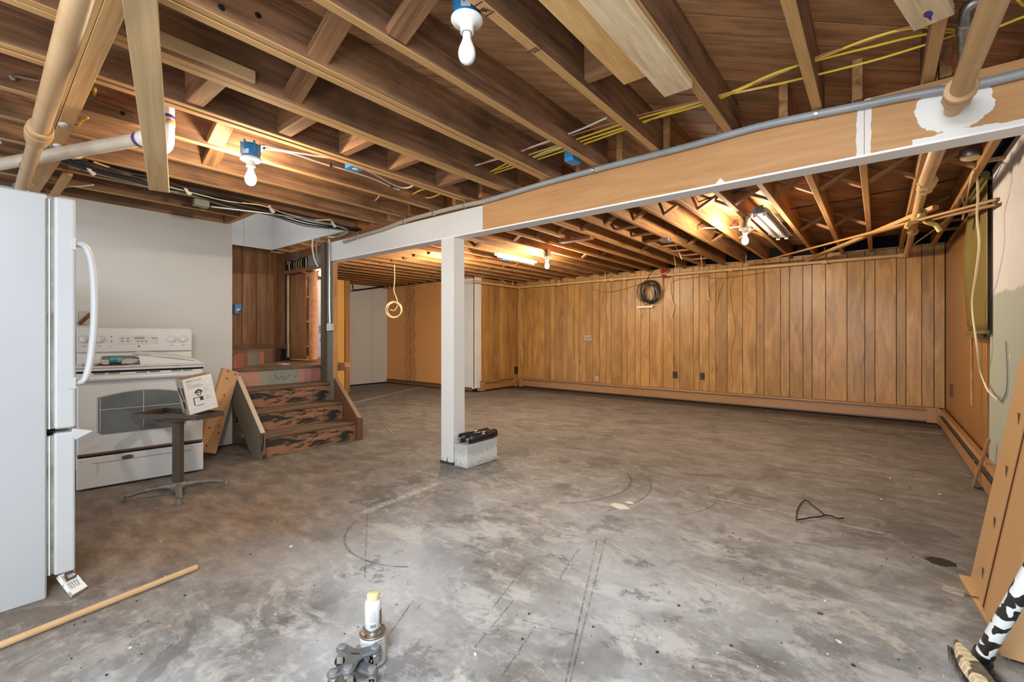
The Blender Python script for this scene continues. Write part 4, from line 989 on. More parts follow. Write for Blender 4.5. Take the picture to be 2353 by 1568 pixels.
# thin steel conduit run
zc = 2.226
pts = [at_z(485,475,zc), at_z(560,484,zc), at_z(640,494,zc), at_z(720,507,zc), at_z(775,519,zc), at_z(798,528,zc), at_z(795,537,zc), at_z(770,546,zc)]
e = Vector((at_y(757, 560, 2.715).x, 2.715, 2.20)); pts += [Vector((e.x+.02, 2.70, 2.235)), e, Vector((e.x, 2.715, 2.05)), Vector((e.x, 2.715, 1.5)), Vector((P0.x-.02, 2.715, P0.z+.04))]
cn = MB(); cn.tube(bez(pts, 5), .0095, 10); cn = cn.build('thin_conduit', M['emt'])
tag(cn, 'thin steel conduit running along the joist and down the grey stub wall', 'conduit')
# outlets on the panelled wall
def plate(px, py, wpx, hpx, mat, label, Y=7.878, axis='y', name='outlet', mat2=None):
    if axis == 'y': a = at_y(px-wpx/2, py-hpx/2, Y); b = at_y(px+wpx/2, py+hpx/2, Y); c = (a+b)/2; sx, sy, sz = abs(b.x-a.x), .012, abs(a.z-b.z)
    else: a = at_x(px-wpx/2, py-hpx/2, Y); b = at_x(px+wpx/2, py+hpx/2, Y); c = (a+b)/2; sx, sy, sz = .012, abs(b.y-a.y), abs(a.z-b.z)
    t = thing(name, (c.x, c.y, c.z-sz/2), label, 'outlet'); MB().obox(Matrix.Translation(c), sx, sy, sz).build('plate', mat, t, bevel=.002)
    if mat2: 
        if axis == 'y':
            for dz in (-.22, .22): MB().obox(Matrix.Translation(c+Vector((0,-.007,sz*dz))), sx*.4, .004, sz*.28).build('socket', mat2, t)
    return t
M['torn'] = plain('torn_plaster', C(196,182,164), .7, var=C(96,82,70), scale=40, amount=.3)
plate(1352, 777, 16, 12, M['torn'], 'small patch of bare plaster box opening high on the panelled wall')
plate(1551, 862, 10, 16, M['black'], 'dark brown outlet low on the panelled wall, left of the pair', mat2=M['bronze'])
plate(1614, 865, 10, 16, M['black'], 'dark brown outlet low on the panelled wall, right of the pair', mat2=M['bronze'])
plate(1371, 870, 9, 13, M['torn'], 'scuffed pale outlet hole low on the panelled wall near the baseboard')
plate(1186, 851, 7, 16, M['black'], 'dark outlet low on the short side wall by the room corner', Y=-6.19, axis='x')
a = at_x(2228, 726, .655); bx = thing('wall_bracket', (.655, a.y, a.z-.1), 'small dark metal bracket on the right wall panelling beside the olive blind', 'bracket')
MB().box(.645, .66, a.y-.02, a.y+.06, a.z-.10, a.z+.10).build('plate', M['bronze'], bx)
a = at_x(2187, 898, .655); p = thing('outlet', (.655, a.y, a.z-.05), 'dark outlet on the right wall near the back corner', 'outlet'); MB().box(.645,.66,a.y-.05,a.y+.05,a.z-.07,a.z+.07).build('plate', M['bronze'], p)

# ================================================================== PIPES
def ringp(p, d, r, L, mat, parent, name='coupling', hexn=0):
    Mx, _ = frame(Vector(p)-Vector(d).normalized()*L/2, Vector(p)+Vector(d).normalized()*L/2)
    Mx = Mx @ Matrix.Rotation(PI/2, 4, 'Y'); mb = MB()
    mb.lathe([(r*.94,-L/2),(r,-L*.42),(r,L*.42),(r*.94,L/2)], Mx, hexn or 18, smooth=not hexn); return mb.build(name, mat, parent)
# tan waste pipe on the left
wp_ = thing('waste_pipe', (-2.9, .26, 2.07), 'thick cream waste pipe slanting under the joists at upper left, above the refrigerator', 'pipe')
A = Vector((-1.0, .215, 2.10)); J = at_z(92, 297, 2.10); E_ = at_z(50, 425, 2.10); E_.z = 2.085
mb = MB(); mb.tube([A, J], .034, 18); mb.build('pipe', M['pipe'], wp_)
mb = MB(); mb.tube([J, E_, E_+(E_-J).normalized()*.12], .031, 18); mb.build('pipe', M['pipe'], wp_)
d = J-A
for k, (o, r) in enumerate(((0,.047),(.06,.051),(.12,.047),(.17,.042))): ringp(J+d.normalized()*o, d, r, .055, M['pipe'], wp_)
for px, py in ((62, 384), (55, 410), (45, 430)): ringp(at_z(px, py, 2.095), d, .0325, .014, plain('blue_tape', C(88,128,150), .5) if 'bt' not in M else M['bt'], wp_, 'tape')
# white drain with trap
zt = 2.185
dp = thing('drain_pipe', at_z(200, 345, zt), 'dirty white plastic drain pipe crossing below the joists at left with trap', 'pipe')
A = at_z(-60, 388, zt); B = at_z(335, 318, zt)
mb = MB(); mb.tube([A, B], .036, 18); mb.build('pipe', plain('dirty_pvc', C(212,204,190), .35, var=C(188,168,142), scale=6), dp)
d = B-A; ringp(B, d, .042, .06, M['porcelain'], dp, 'fitting'); ringp(B-d.normalized()*.045, d, .0375, .03, plain('purple_primer', C(84,62,120), .5), dp, 'primer_band')
ringp(at_z(170, 350, zt), d, .0385, .05, M['pipe'], dp)
dB = _s*-B.x + _c*B.y + .03
mb = MB(); mb.tube(bez([B, EYE+ray(352,331)*dB, EYE+ray(370,340)*dB, EYE+ray(381,330)*dB, EYE+ray(383,305)*dB, EYE+ray(383,262)*dB, EYE+ray(383,235)*dB], 5), .036, 18); mb.build('trap', M['porcelain'], dp)
vd = EYE+ray(383,283)*dB; ringp(vd, (0,0,1), .039, .03, M['pipe'], dp); ringp(EYE+ray(383,270)*dB, (0,0,1), .0375, .02, bpy.data.materials['purple_primer'], dp, 'primer_band')
# small copper riser at far left
M['dull_copper'] = plain('dull_copper', C(118,92,74), .5, .5)
def at_d(x, y, dep): return EYE + ray(x, y)*dep
cp = thing('copper_riser', at_z(28, 190, 2.2), 'old copper pipe elbow with grey riser at the extreme upper left', 'pipe')
mb = MB(); mb.tube(bez([at_z(110, 190, 2.30), at_z(60, 180, 2.30), at_z(38, 175, 2.30), at_z(29, 178, 2.29)], 6), .010, 10); mb.build('pipe', M['dull_copper'], cp); mb = MB(); mb.tube([at_z(29, 178, 2.29), at_d(24, 220, 2.66), at_d(0, 330, 2.66)], .012, 10); mb.build('pipe', M['steel'], cp)
p = at_d(25, 210, 2.66); mb = MB(); mb.tube([at_d(29, 185, 2.68), p, at_d(22, 234, 2.66)], .0165, 12); mb.build('coupling', M['grey_pvc'], cp)
mb = MB(); c = at_d(23, 228, 2.66); mb.tube([c+Vector((.0,-.045*math.cos(t),-.035*math.sin(t)+.01)) for t in [PI*i/8 for i in range(9)]], .005, 6); mb.build('hook', M['black'], cp)
cp2 = thing('copper_pipe', at_z(250, 240, 2.3), 'long thin brown copper pipe running along joists behind the pale hanging board', 'pipe')
mb = MB(); mb.tube([at_z(90, 183, 2.3), at_z(260, 247, 2.3), at_z(435, 310, 2.3)], .011, 8); mb.build('pipe', M['dull_copper'], cp2)
# tan drain pipe on the right, through the beam
Bh = at_y(2190, 252, 2.728)
U = at_x(2214, 185, Bh.x); tp = thing('painted_drain', (Bh.x, 2.0, Bh.z), 'thick tan painted drain pipe with union entering the beam face at upper right', 'pipe')
T0 = at_x(2290, -10, Bh.x); dirp = (T0-Bh).normalized()
mb = MB(); mb.tube([Bh+(-dirp)*.006, Bh+dirp*.25], .030, 18); mb.build('pipe', M['pipe'], tp)
mb = MB(); mb.tube([Bh+dirp*.2, Bh+dirp*1.6], .0335, 18); mb.build('pipe', M['pipe'], tp)
ringp(Bh+dirp*.155, dirp, .050, .05, M['pipe'], tp, 'union_nut', 8); ringp(Bh+dirp*.20, dirp, .046, .04, M['pipe'], tp, 'union_nut', 8); ringp(Bh+dirp*.235, dirp, .052, .03, M['pipe'], tp, 'union_ring')
# continuing beyond the beam
zf = 2.165
A = at_z(2166, 318, zf); A = Vector((.262, 2.88, zf)); E2 = Vector((at_z(2090, 560, zf).x, 7.76, zf)); E2.x = .285
fp_ = thing('painted_drain', (.26, 5, zf), 'tan painted drain pipe running back under the joists beyond the beam at right', 'pipe')
A = at_z(2157, 350, zf); A2 = A + (A-E2).normalized()*.5
mb = MB(); mb.tube([A2, at_z(2122, 428, zf)], .036, 16); mb.build('pipe', M['pipe'], fp_)
mb = MB(); mb.tube([at_z(2122, 428, zf), E2], .031, 16); mb.build('pipe', M['pipe'], fp_)
dd = (E2-A).normalized()
for px, py, r, nm in ((2131,418,.055,'union_nut'),(2126,432,.048,'union_nut'),(2115,492,.046,'collar'),(2098,532,.046,'union_nut')): ringp(at_z(px, py, zf), dd, r, .045, M['pipe'], fp_, nm, 8 if 'nut' in nm else 0)
# heating main along the back wall
zm = 2.172; ym = 7.80
mn = thing('heating_main', (-3, ym, zm), 'tan painted heating pipe along the top of the panelled back wall', 'pipe')
mb = MB(); mb.tube(bez([E2, Vector((.28, ym-.01, zm-.01)), Vector((.22, ym, zm)), Vector((0, ym, zm))], 6), .027, 12); mb.build('elbow', M['pipe'], mn)
mb = MB(); mb.tube([(.05, ym, zm), (-6.08, ym, zm)], .025, 12); mb.build('pipe', M['pipe'], mn)
mb = MB(); mb.tube([(-6.08, ym, zm), (-6.12, 7.72, zm), (-6.12, 6.35, zm)], .025, 12); mb.build('pipe', M['pipe'], mn)
for px in (2073, 1895, 1714, 1680, 1407, 1437, 1391, 1285, 1192):
    c = at_y(px, 620, ym); ringp((c.x, ym, zm), (1,0,0), .036, .07, M['pipe'], mn, 'fitting')
for px in (1714, 1391, 1285, 1525, 1895):
    c = at_y(px, 600, ym); mb = MB(); mb.tube([(c.x, ym, zm+.02), (c.x, ym, zm+.20)], .011, 8); mb.build('hanger', M['pipe'], mn)
c = at_x(1178, 630, -6.12); mb = MB(); mb.tube([(-6.12, c.y, zm), (-6.12, c.y, zm+.14)], .010, 8); mb.build('hanger', M['pipe'], mn)
# pipes and valve manifold along the orange wall
mf = thing('pipe_manifold', (-8, 6.4, 2.2), 'dark pipe run with row of small valves along the top of the orange wall', 'pipe')
ya = 6.42
P1 = at_y(1012, 644, ya); P2 = at_y(905, 657, ya); P3 = at_x(812, 668, -8.95)
mb = MB(); mb.tube([P1+Vector((.6,0,.0)), P1, P2, at_y(885, 659, ya)], .022, 10); mb.build('pipe', M['bronze'], mf)
mb = MB(); mb.tube([P1+Vector((.6,0,.045)), P1+Vector((0,0,.05)), at_y(960, 646, ya)], .016, 10); mb.build('pipe', M['tan_dark'], mf)
Q = at_y(885, 659, ya); mb = MB(); mb.tube([Q, P3, P3+Vector((0,-.02,.13))], .019, 10); mb.build('pipe', M['black'], mf)
mb = MB(); mb.tube([at_y(985, 640, ya+.05), at_y(900, 645, ya), at_y(800, 637, ya-.6)], .02, 10); mb.build('pipe', M['bronze'], mf)
for i, px in enumerate((868, 877, 886, 896)):
    c = at_y(px, 660, ya); mb = MB(); mb.lathe([(.02,-.03),(.034,-.015),(.034,.02),(.018,.04),(.014,.11)], Matrix.Translation(c), 10); mb.build('valve', M['copper'], mf)
mb = MB(); mb.tube(bez([at_y(858, 641, ya), at_y(880, 637, ya), at_y(894, 641, ya), at_y(897, 655, ya)], 4), .014, 8); mb.build('pipe', M['copper'], mf)
# grey bent riser at the top right
gr = thing('grey_riser', at_z(2215, 60, 2.3), 'grey steel pipe elbow behind the tan drain pipe at the top right corner', 'pipe')
mb = MB(); mb.tube(bez([at_z(2262, 2, 2.33), at_z(2236, 8, 2.33), at_z(2220, 22, 2.32), at_z(2217, 45, 2.30), at_z(2216, 80, 2.28), at_z(2214, 130, 2.27)], 6), .019, 12); mb.build('pipe', M['steel'], gr)
ringp(at_z(2217, 62, 2.29), (0,1,-.1), .025, .05, M['steel'], gr)

# ================================================================== LOOSE BOARDS OVERHEAD
def lay(name, pa, pb, w_, t, mat, label, cat='board', up=(0,0,1), group=None, bevel=.002):
    o = board(name, pa, pb, w_, t, mat, None, up=up, bevel=bevel); return tag(o, label, cat, group)
a = at_z(322, 0, 2.19); b = at_z(366, 437, 1.945); a2 = a + (a-b)*.15
lay('hanging_board', a2, b, .092, .018, M['board_hang'], 'pale smooth board hanging down from the joists in front of the white trap')
lay('furring_strip', at_z(242, -60, 2.235), at_z(79, 398, 2.235), .029, .02, M['board_tan'], 'narrow tan furring strip just right of the cream waste pipe')
lay('furring_strip', at_z(286, -40, 2.234), at_z(128, 340, 2.234), .060, .02, M['board_tan'], 'wider tan furring strip with plaster blobs, left of the pale hanging board')
b = at_z(140, 322, 2.234)
for (px, py), wh in zip(((146, 287), (133, 335), (122, 350)), ('highest', 'middle', 'lowest')):
    o = MB(); c = at_z(px, py, 2.222); o.lathe([(.0001,-.008),(.016,-.006),(.022,.0),(.018,.006)], Matrix.Translation(c) @ Matrix.Scale(1.6, 4, (1,0,0)), 10); o = o.build('plaster_blob', M['white']); tag(o, wh + ' dab of white plaster stuck under the wider tan furring strip', 'plaster', 'plaster dabs on the furring strip')
p = at_z(125, 365, 2.236); lay('furring_strip', at_z(128, 345, 2.236), at_z(70, 440, 2.236), .09, .018, M['board_tan'], 'short plank end under the joists behind the waste pipe coupling')
lay('ceiling_cleat', at_z(156, 400, 2.235), at_z(125, 448, 2.235), .05, .02, M['board_tan'], 'short tan cleat under the joists just above the refrigerator top')
lay('pine_board', (-.840, .2, 2.262), (-.840, at_z(1460, 186, 2.252).y, 2.262), .108, .020, M['pine_yellow'], 'yellowish pine board tucked between joists, left of the two new boards')
lay('pine_board', (-.700, .2, 2.229), (-.700, at_z(1565, 212, 2.21).y, 2.229), .128, .038, M['plank_new'], 'pale new pine board nailed under the joists, right of the two new boards', bevel=.005)
q0 = at_z(2050, -20, 2.215); q1 = at_z(2105, 66, 2.215); q2 = at_z(2188, 15, 2.215); wv = ((q1+q2)/2)
dpp = (q1-q0); dpp.normalize()
mb_w = (q2-q1).length
pm_ = lay('marked_board', wv - dpp*.9, wv, mb_w*.94, .038, M['plank_new'], 'pine board end with a purple marker spot under the joists at upper right')
Mx = wmat(pm_); L_ = .9
sp2 = MB(); sp2.prism([(L_/2-.075+.022*math.cos(t), .0+.012*math.sin(t)) for t in [2*PI*i/16 for i in range(16)]] , Matrix.Translation((0,.0,-.0198)), .0006); sp2.prism([(L_/2-.056,-.005),(L_/2-.030,-.002),(L_/2-.030,.003),(L_/2-.056,.006)], Matrix.Translation((0,0,-.0198)), .0006)
sp2.build('purple_mark', plain('purple_marker', C(74,62,126), .5), pm_, W=Mx.copy())['kind'] = 'stuff'
a = at_x(365, 85, NEAR[6]+.0); 
a = at_z(345, 90, 2.28); b = at_z(566, 205, 2.28)
lay('scab_strip', Vector((-2.308+.09, a.y, 2.30)), Vector((-2.308+.09, b.y, 2.30)), .055, .018, M['board_hang'], 'pale worn strip nailed along the side of a joist, right of the hanging board', up=(1,0,0))
# far room: short board lying across joists
a = at_z(1288, 556, 2.252); b = at_z(1358, 545, 2.252); lay('cross_board', (a.x, a.y, 2.25), (b.x, a.y+.02, 2.25), .10, .03, M['block'], 'short brown board nailed across the far joists above the panelled room')
# long sticks stored on the heating main
s1 = at_y(1722, 608, 7.74); s2 = at_x(2292, 458, .63)
mb = MB(); mb.tube([s1, s2], .012, 8); o = mb.build('wooden_rod', plain('rod_wood', C(154,112,68), .5)); tag(o, 'long thin wooden rod slanting from the heating pipe up to the right wall', 'rod')
s1 = at_y(1855, 598, 7.66); s2 = at_z(2150, 476, 2.225); lay('wooden_batten', s1, s2, .05, .035, M['board_tan'], 'thick tan batten slanting from the back wall across the drain pipe')
s1 = at_z(1965, 545, 2.195); s2 = at_x(2291, 470, .62); mb = MB(); mb.tube([s1, s2], .013, 8); o = mb.build('wooden_rod', plain('rod_wood_dark', C(128,90,56), .5)); tag(o, 'shorter brown wooden rod just below the long thin rod at right', 'rod')

# ================================================================== CABLES
def cable(name, pts, r, mat, label, cat='cable', group=None, n=6, flat=None):
    mb = MB(); mb.tube(bez(pts, n), r, 7, flat=flat); o = mb.build(name, mat); return tag(o, label, cat, group)
# big sheathed cable along the top of the beam
px = [(2420,150),(2353,168),(2250,192),(2100,218),(1990,240),(1880,262),(1740,292),(1600,331),(1480,362),(1365,391),(1250,422),(1140,455),(1112,463)]
def on_beam(lst, off, yb=2.712): return [at_y(a, b+off, yb) for a, b in lst]
cable('service_cable', on_beam(px, 0), .0205, M['grey_pvc'], 'thick grey sheathed cable clamped along the top of the tan beam', n=4)
cable('service_cable', on_beam([(1118,462),(1068,472),(1000,489),(930,508),(880,527),(823,544),(790,556)], 0), .020, plain('taupe_cable', C(160,150,136), .5), 'thick taupe painted cable along the top of the white beam boards', n=4)
for i, (a, b) in enumerate(((1876,262),(1366,391),(1068,472),(930,508),(823,545),(998,490))):
    c = at_y(a, b, 2.712); t = MB()
    t.lathe([(.024,-.008),(.0245,0),(.024,.008)], Matrix.Translation(c) @ Matrix.Rotation(PI/2, 4, 'Y') @ Matrix.Rotation(math.radians(15), 4, 'Y'), 14).box(c.x-.008, c.x+.008, c.y-.005, c.y+.012, c.z+.018, c.z+.045)
    tag(t.build('cable_clamp', M['emt']), 'metal clamp on the thick beam cable, ' + ('on the tan part by the white joint', 'near the blue junction box', 'right above the white post', 'third from the stairs', 'nearest the stairs', 'second from the post')[i], 'clamp', 'clamps on the beam cable')
# runs of house wiring through the joists
zw = 2.33
def run(name, lst, mat, label, r=.0055, z=zw, flat=1.0): return cable(name, [at_z(a, b, z) for a, b in lst], r, mat, label, group='wiring through the joists', flat=flat)
run('yellow_cable', [(2420,15),(2353,38),(2250,72),(2120,62),(2010,85),(1885,132),(1760,178),(1650,222),(1460,275),(1320,322),(1190,365),(1120,398)], M['yellow_cable'], 'uppermost yellow cable sagging through the joists above the beam')
run('yellow_cable', [(2240,72),(2130,78),(2000,108),(1880,138),(1770,172),(1650,228),(1470,282),(1320,330),(1200,372),(1105,402)], M['yellow_cable'], 'middle yellow cable running through the joists above the beam')
run('yellow_cable', [(2200,78),(2125,103),(2010,138),(1885,170),(1800,190),(1640,225),(1520,265),(1470,285),(1345,330),(1200,378),(1115,405)], M['yellow_cable'], 'lowest yellow cable running through the joists above the beam')
run('copper_wire', [(2260,60),(2110,58),(1985,98),(1880,130),(1700,205),(1450,270),(1300,316),(1150,360),(1070,390)], plain('bare_copper_sheath', C(170,112,84), .5), 'thin copper coloured wire beside the yellow cables through the joists', .004)
run('white_cable', [(1395,270),(1340,295),(1295,312),(1230,335),(1170,358),(1120,372),(1068,388)], M['white_cable'], 'short white cable crossing the joists left of the pine boards')
run('white_cable', [(1300,335),(1255,348),(1215,365),(1160,385),(1110,400)], M['white_cable'], 'second white cable low among the yellow cables near the beam')
for lst, lab in (([(985,432),(965,438),(945,448)], 'short yellow cable end poking through the joist left of the beam cables, upper'), ([(1010,447),(985,455),(958,450)], 'short yellow cable end poking through the joist left of the beam cables, lower'), ([(2340,0),(2353,12),(2400,30)], 'yellow cable in the top right corner of the ceiling')): run('yellow_cable', lst, M['yellow_cable'], lab)
run('cream_cable', [(877,443),(860,462),(838,457)], M['cream_cable'], 'short cream cable loop through a joist above the stair opening')
zl = 2.275
cable('white_cable', [at_z(a, b, zl) for a, b in ((596,346),(606,335),(650,345),(720,357),(780,368),(850,395),(905,425),(935,432),(960,420))], .006, M['white_cable'], 'upper white cable from the lit bulb box along the joist', group='cables from the lit bulb box')
cable('white_cable', [at_z(a, b, zl) for a, b in ((598,348),(610,342),(670,352),(740,375),(800,392),(860,412),(905,432),(918,436))], .006, M['white_cable'], 'lower white cable from the lit bulb box along the joist', group='cables from the lit bulb box')
for i, (a, b) in enumerate(((606,338),(760,380),(900,428))):
    c = at_z(a, b, zl); tag(MB().obox(Matrix.Translation(c), .012, .012, .03).build('cable_staple', plain('blue_staple', C(40,46,80), .5)), 'small dark blue staple on the white bulb cables, ' + ('by the lamp box', 'midway', 'at the beam end')[i], 'staple', 'staples on the bulb cables')
# black cable bundle on the left
run('yellow_cable', [(219,203),(218,214),(216,224)], M['yellow_cable'], 'short yellow cable stub under the joists right of the tan furring strips, upper', z=2.33)
run('yellow_cable', [(203,271),(190,277),(178,290)], M['yellow_cable'], 'short curved yellow cable stub right of the tan furring strips, lower', z=2.30)
zb = 2.243
def joist_line(lst, z): return [at_z(a, b, z) for a, b in lst]
for k in range(5):
    o = (k-2)*5.2; j = [random.uniform(-2,2) for _ in range(8)]
    cable('black_cable', joist_line([(118+o,364+o*.4),(205,385+o+j[0]),(300,409+o+j[1]),(360,422+o*1.3+j[2]),(430,438+o*.7+j[3]),(520,462+o+j[4]),(622,487+o*.6+j[5]),(700,508+o+j[6]),(775,522+o*.5),(830,531+o*.4)], zb - .003*(k % 2)), .0075, M['black_cable'] if k < 4 else M['grey_pvc'], ('first', 'second', 'third', 'fourth', 'greyish')[k] + ' of the black cables strapped along the joist above the white wall', group='black cables strapped along the joist', n=4)
cable('cream_cable', joist_line([(390,430),(430,440),(520,462),(600,472),(660,492),(720,505),(760,505)], 2.235), .005, M['cream_cable'], 'cream cable sagging below the strapped black cables')
cable('cream_cable', joist_line([(215,372),(300,402),(380,428)], 2.245), .006, plain('tan_cable', C(206,150,96), .5), 'tan cable beside the strapped black cables at left')
for i, (a, b) in enumerate(((205,390),(428,437),(622,480),(765,514))):
    c = at_z(a, b, 2.232); Mx = Matrix.Translation(c) @ Matrix.Rotation(math.radians(35), 4, 'X')
    t = MB().obox(Mx, .014, .018, .06).obox(Mx @ Matrix.Translation((0,.004,-.03)), .018, .022, .02); tag(t.build('cable_strap', plain('strap_plastic', C(206,200,190), .4)), 'pale strap on the black cables, ' + ('leftmost, near the waste pipe', 'above the refrigerator handle side of the white wall', 'above the stairwell', 'nearest the beam')[i], 'strap', 'straps on the black cables')
cable('white_cable', [at_z(80, 418, 2.25), at_z(70, 428, 2.2), at_z(64, 437, 2.12), at_z(64, 442, 2.0)], .009, M['white_cable'], 'white cable curling down behind the refrigerator top')
cable('white_cable', [at_z(120,448,2.24), at_z(150,430,2.25), at_z(185,428,2.25), at_z(215,425,2.25)], .006, M['white_cable'], 'white cable between the joists just above the refrigerator door')
# hanging loops over the stair doorway
cable('grey_cable', [(-5.16,2.68,2.27), (-5.17,2.68,2.15), (-5.14,2.69,2.02), (-5.06,2.69,1.92)], .009, M['white_cable'], 'pale cable hanging from the white boards down beside the grey stub wall', n=6)
cable('grey_cable', [(-5.0,2.69,2.26), (-5.09,2.69,2.20), (-5.09,2.69,2.08), (-5.05,2.69,1.98)], .008, M['grey_pvc'], 'grey cable looping down beside the grey stub wall')
# coil of cream wire hanging in the far room
Pt = at_z(906, 608, 2.262); dpt = _s*-Pt.x + _c*Pt.y
def at_d(x, y, dep): return EYE + ray(x, y)*dep
hw = thing('hanging_wire_coil', at_d(905, 730, dpt), 'cream wire hanging from the far joists, coiled into a ring at its end', 'wire')
mb = MB(); mb.tube(bez([at_d(a, b, dpt) for a, b in ((906,608),(907,640),(905,668),(911,685),(914,698),(911,708),(905,714),(897,712))], 6), .0075, 7); mb.build('wire', M['cream_cable'], hw)
for rr, ox, oy, sq in ((18.5,0,0,1), (17,1.5,1,.94), (18,-1,2,.97)):
    mb = MB(); mb.tube([at_d(905+ox+rr*sq*math.cos(t), 711+oy+rr*math.sin(t)*.98, dpt+.02*math.sin(3*t)) for t in [2*PI*i/36 for i in range(36)]], .0075, 7, closed=True); mb.build('coil_turn', M['cream_cable'], hw)
# black cable coil on the back wall
yc = 7.83
bc = thing('black_cable_coil', at_y(1490, 700, yc), 'tangled coil of thin black cable hung on the panelled back wall', 'cable')
for i in range(11):
    rx = random.uniform(13, 27); ry = random.uniform(19, 27); ox = random.uniform(-10, 11); oy = random.uniform(-4, 5); a0 = random.uniform(0, 6)
    mb = MB(); mb.tube([at_y(1494+ox+rx*math.cos(t)*(1+.1*math.sin(2*t+a0)), 672+oy+ry*math.sin(t), yc-.012*(i % 4)-.01*math.sin(2*t)) for t in [2*PI*k/28 for k in range(28)]], .0055, 6, closed=True); mb.build('coil_turn', M['black_cable'], bc)
for s_ in (-1, 1):
    mb = MB(); mb.tube(bez([at_y(1487+s_*3, 648, yc-.01), at_y(1479 if s_ < 0 else 1498, 672, yc-.02), at_y(1474 if s_ < 0 else 1500, 688, yc-.02), at_y(1484, 702, yc-.01)], 6), .0055, 6); mb.build('coil_turn', M['black_cable'], bc)
mb = MB(); mb.tube(bez([at_y(1486, 650, yc), at_y(1491, 634, yc-.06), at_y(1497, 628, yc-.07), at_y(1504, 619, yc)], 6), .006, 6); mb.build('cable_tail', M['black_cable'], bc)
o = MB().box(at_y(1463,706,yc).x, at_y(1500,706,yc).x, yc-.004, yc+.03, at_y(1480,708,yc).z, at_y(1480,703.5,yc).z).build('wall_hook', M['white_cable']); tag(o, 'small white hook strip on the wall below the black cable coil', 'hook')
# red rag tied on the heating pipe
rg = thing('red_rag', at_y(1526, 640, 7.76), 'red rag tied round the heating pipe with a hanging strand', 'rag')
M['red'] = plain('red_cloth', C(152,30,38), .8, var=C(112,20,28), scale=20)
mb = MB()
for i in range(9):
    c = at_y(1526+random.uniform(-7,6), 628+random.uniform(-7,8), 7.765); mb.lathe([(.0001,-.03),(.02,-.018),(.026,0),(.018,.02),(.0001,.03)], Matrix.Translation(c) @ Matrix.Rotation(random.uniform(-1,1), 4, 'Y'), 7)
mb.build('knot', M['red'], rg)['kind'] = 'stuff'
mb = MB(); mb.tube(bez([at_y(1526,634,7.765), at_y(1525,645,7.78), at_y(1526,660,7.82), at_y(1525,672,7.85)], 5), .006, 6); mb.build('strand', M['red'], rg)
# loose wires hanging in front of the back wall
cable('cream_wire', [at_d(1540,508,6.2), at_d(1541,530,6.2), at_d(1540,550,6.3), at_d(1546,580,6.6), at_d(1552,605,7.0), at_d(1551,630,7.3), at_y(1542,645,7.80), at_y(1539,665,7.84), at_y(1545,692,7.85), at_y(1549,705,7.85), at_y(1543,730,7.86)], .006, M['cream_cable'], 'cream wire hanging from the open junction box down the panelled wall', n=5)
cable('white_wire', [at_d(1540,545,6.3), at_d(1552,565,6.4), at_d(1567,596,6.5)], .008, M['white_cable'], 'white cable stub pointing down from the open junction box')
cable('cream_wire', [at_d(1608,556,6.3), at_d(1611,590,6.6), at_d(1616,635,7.2), at_y(1622,660,7.80), at_y(1630,690,7.85)], .006, M['cream_cable'], 'cream wire hanging straight down past the heating pipe, middle of the back wall', n=5)
cable('cream_wire', [at_d(1552,512,6.0), at_d(1562,530,6.1), at_d(1572,548,6.2), at_d(1585,548,6.2), at_d(1602,552,6.2)], .006, M['cream_cable'], 'wavy cream wire between joists right of the open junction box')
cable('white_wire', [at_d(1568,553,6.2), at_d(1582,560,6.2), at_d(1597,560,6.2), at_d(1592,566,6.2), at_d(1596,569,6.2)], .006, M['white_cable'], 'short curled white wire end beside the open junction box')
cable('tan_cord', [at_y(1680,640,7.83), at_y(1676,665,7.86), at_y(1683,720,7.865), at_y(1688,760,7.865), at_y(1680,800,7.865), at_y(1678,850,7.865), at_y(1682,872,7.865), at_y(1679,892,7.865)], .006, plain('tan_cord', C(196,148,88), .6), 'tan cord hanging down the panelled wall almost to the baseboard')
cable('tan_cord', [at_y(1659,620,7.77), at_y(1658,650,7.84), at_y(1650,680,7.86), at_y(1645,710,7.865), at_y(1640,712,7.865)], .005, plain('tan_cord2', C(190,140,80), .6), 'shorter tan cord on the panelled wall left of the long tan cord')
cable('dark_wire', [at_y(1360,665,7.84), at_y(1400,671,7.83), at_y(1440,662,7.83), at_y(1475,650,7.83)], .004, M['tan_dark'], 'thin brown wire sagging left from the black cable coil')
cable('dark_wire', [at_y(1600,628,7.8), at_y(1640,640,7.83), at_y(1700,634,7.82), at_y(1760,625,7.8)], .004, M['tan_dark'], 'thin brown wire sagging under the heating pipe')
cable('white_cable', [at_z(1075,546,2.258), at_z(1100,552,2.25), at_z(1130,558,2.245), at_z(1165,560,2.25)], .007, M['white_cable'], 'white cable pair sagging under the far joists right of the post')
cable('white_cable', [at_x(1092,638,-6.1), at_x(1120,638,-6.08), at_x(1150,643,-6.08), at_x(1164,652,-6.1)], .007, M['white_cable'], 'white cable looping over the short panelled side wall')
cable('black_cable', [at_z(1575,470,2.36), at_z(1600,466,2.36), at_z(1640,452,2.36), at_z(1700,440,2.36)], .006, M['black_cable'], 'black cable through the far joists below the beam')
cable('white_cable', [at_z(1597,531,2.33), at_z(1620,524,2.33), at_z(1655,525,2.33), at_z(1700,521,2.33)], .007, M['white_cable'], 'white cable through the joists leading to the right far bulb')
for k, lst in enumerate((((980,660),(1010,660)), )): pass
# black and grey wires over the right far joists
cable('dark_cable', [at_z(1810,482,2.38), at_z(1880,470,2.38), at_z(1960,458,2.38), at_z(2020,444,2.38), at_z(2110,430,2.38), at_z(2200,410,2.38)], .006, M['black_cable'], 'dark cable strung through the joists above the right end of the back wall')
